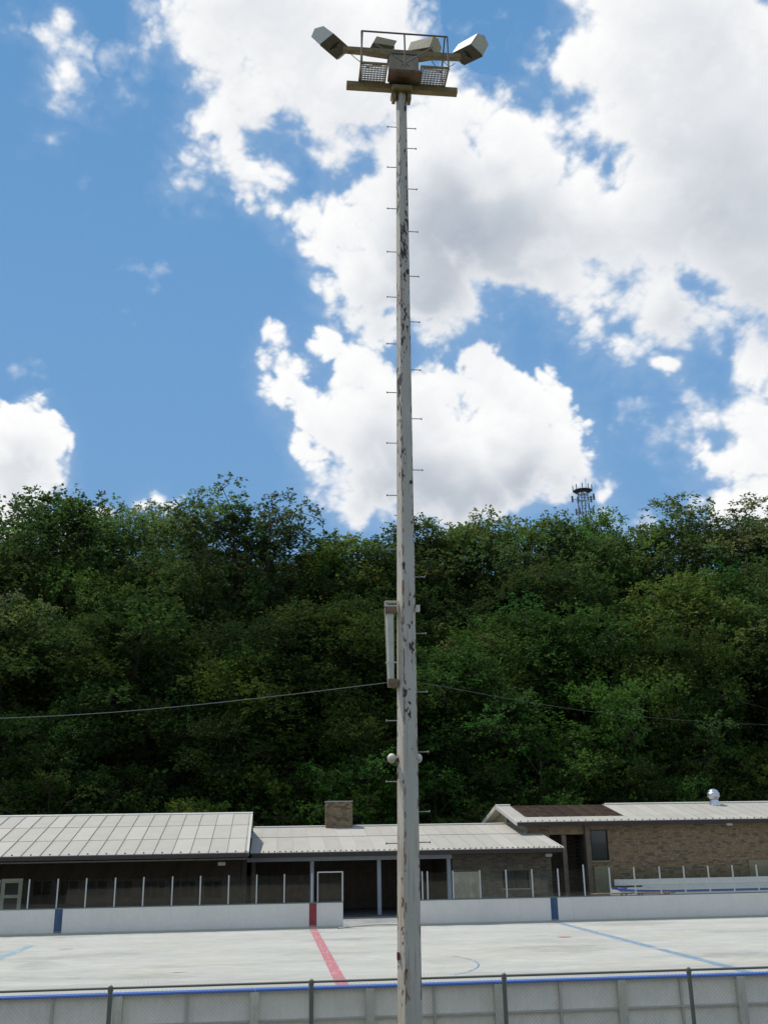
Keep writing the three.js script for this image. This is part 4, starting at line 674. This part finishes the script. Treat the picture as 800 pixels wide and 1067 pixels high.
function tree(kind, form, x, D, H, wide = 1, matIdx, label) {
  const list = FORMS[form], f = list[treeCount++ % list.length], y = groundY(x, D), mi = matIdx ?? Math.floor(rnd() * 4);
  const word = { broad: 'broad', high: 'full', tall: 'tall full', feathery: 'feathery', bushy: 'bushy' }[form], name = kind === 'bush' ? 'leafy_bush' : form === 'feathery' ? 'feathery_tree' : 'broadleaf_tree';
  const lab = label ?? (kind === 'bush' ? `low ${TINTS[mi]} bush just behind the roofs, ${behind(x, D)}` : `${TINTS[mi]} ${word} tree ${rank(kind, D)}, ${behind(x, D)}`);
  const t = thing(name, lab, kind === 'bush' ? 'bush' : 'tree', [x, y - .1, -D], GROUPS[kind === 'mid' && D <= 77 ? 'foot' : kind]);
  const k = H / f.top; t.scale.set(k * wide, k, k * wide); t.rotation.y = rnd() * TAU;
  part(t, 'trunk', f.trunk, bark); const c = part(t, 'crown', f.crown, (form === 'feathery' || kind === 'sky' || (label ?? '').includes('bright') ? lightLeaf : leafMats)[mi]); c.userData.kind = 'stuff';
}
const xAt = (u, D) => P(u, 700, D).x;
// skyline: bearing and top read from the hill's outline
for (const [u, v, D, f, w] of [[8, 522, 98, 'broad', 1], [52, 500, 94, 'broad', 1.05], [100, 498, 97, 'feathery', 1.1], [134, 512, 104, 'feathery', 1], [172, 528, 106, 'broad', 1], [214, 507, 97, 'feathery', 1.1], [243, 497, 94, 'feathery', 1.25], [290, 512, 98, 'feathery', 1.1], [322, 556, 102, 'broad', 1], [356, 552, 101, 'broad', 1], [394, 552, 100, 'feathery', 1], [436, 532, 99, 'broad', 1], [463, 523, 101, 'feathery', 1.1], [497, 538, 100, 'broad', 1], [530, 532, 103, 'broad', 1], [562, 530, 99, 'broad', 1.05], [592, 549, 102, 'broad', 1], [630, 526, 98, 'broad', 1], [660, 564, 104, 'broad', 1], [692, 538, 97, 'broad', 1], [718, 520, 101, 'feathery', 1], [748, 496, 95, 'feathery', 1.3], [782, 522, 98, 'broad', 1], [818, 526, 97, 'broad', 1], [-34, 530, 98, 'broad', 1], [856, 524, 99, 'feathery', 1.1]]) {
  const p = P(u, v + (f === 'feathery' ? 12 : 3), D); tree('sky', f === 'broad' ? 'high' : f, p.x, D, p.y - groundY(p.x, D), w * 1.08);
}
// hillside rows below it, wide overlapping crowns
for (const [D, step, h0, h1, off, fm] of [[118, 8, 14, 17, 2, 'high'], [108, 7, 14, 17, 0, 'high'], [95, 8.6, 13, 20, 1, 'high'], [89, 8.2, 11, 21, 5, 'high'], [83, 8, 10, 20, 0, 'broad'], [77.5, 7.6, 10, 19, 4, 'broad'], [72.5, 7.6, 10, 18, 0, 'tall']]) {
  const a = xAt(-70, D), b = xAt(870, D);
  for (let x = a + off; x < b; x += step) if (D > 100 || rnd() > .1) tree('mid', rnd() < .2 ? 'feathery' : fm, x + rr(-2.6, 2.6), D + rr(-2.8, 2.8), mixv(h0, h1, rnd() ** 1.2), rr(.95, 1.35));
}
for (let x = xAt(-70, 68.5); x < xAt(870, 68.5); x += 9.5) tree('foot', 'tall', x + rr(-2, 2), 68.8 + rr(-1, 1), rr(8, 13), rr(1.1, 1.3));
// the great crowns that can be told apart
for (const [u, v, D, f, w, m, lab] of [[140, 592, 76, 'broad', 1.25, 0, 'great domed mid green tree beyond the long shed roof'], [275, 662, 71.5, 'broad', 1.25, 2, 'rounded olive green tree beyond the shed roof end'], [20, 628, 74, 'broad', 1.35, 0, 'full dark tree beyond the shed door'], [375, 604, 80, 'broad', 1.2, 1, 'rounded dark tree beyond the chimney'], [556, 612, 77, 'broad', 1.2, 3, 'rounded light green tree beyond the pavilion end'], [470, 660, 72, 'broad', 1.2, 3, 'rounded light green tree beyond the open bay'], [716, 592, 80, 'high', 1.2, 2, 'olive spreading tree beyond the middle of the hall roof'], [800, 640, 74, 'broad', 1.3, 1, 'dark full tree beyond the turbine vent']]) { const p = P(u, v, D); tree(D > 77 ? 'mid' : 'foot', f, p.x, D, p.y - groundY(p.x, D), w, m, lab); }
// trees and bushes that stand out in front
for (const [u, v, D, f, w, m, lab] of [[640, 702, 69, 'bushy', .82, 3, 'big bright leafy tree behind the join of pavilion and brick hall'], [560, 735, 68, 'bushy', 1, 3, 'bright leafy tree behind the end of the pavilion roof'], [780, 768, 67.5, 'bushy', 1, 2, 'bright leafy bush behind the turbine vent'], [725, 745, 69, 'bushy', 1.1, 0, 'leafy tree behind the middle of the brick hall roof']]) { const p = P(u, v, D); tree('foot', f, p.x, D, p.y - groundY(p.x, D), w, m, lab); }
for (const [u, v, D] of [[60, 800, 66], [8, 808, 65.5], [228, 828, 65], [364, 780, 66.5], [500, 822, 66], [450, 790, 68], [150, 790, 69], [690, 805, 67], [300, 800, 69], [845, 800, 67], [-40, 800, 67]]) { const p = P(u, v, D); tree('bush', 'bushy', p.x, D, Math.max(3, p.y - groundY(p.x, D)), 1.1); }
renderer.render(scene, camera);
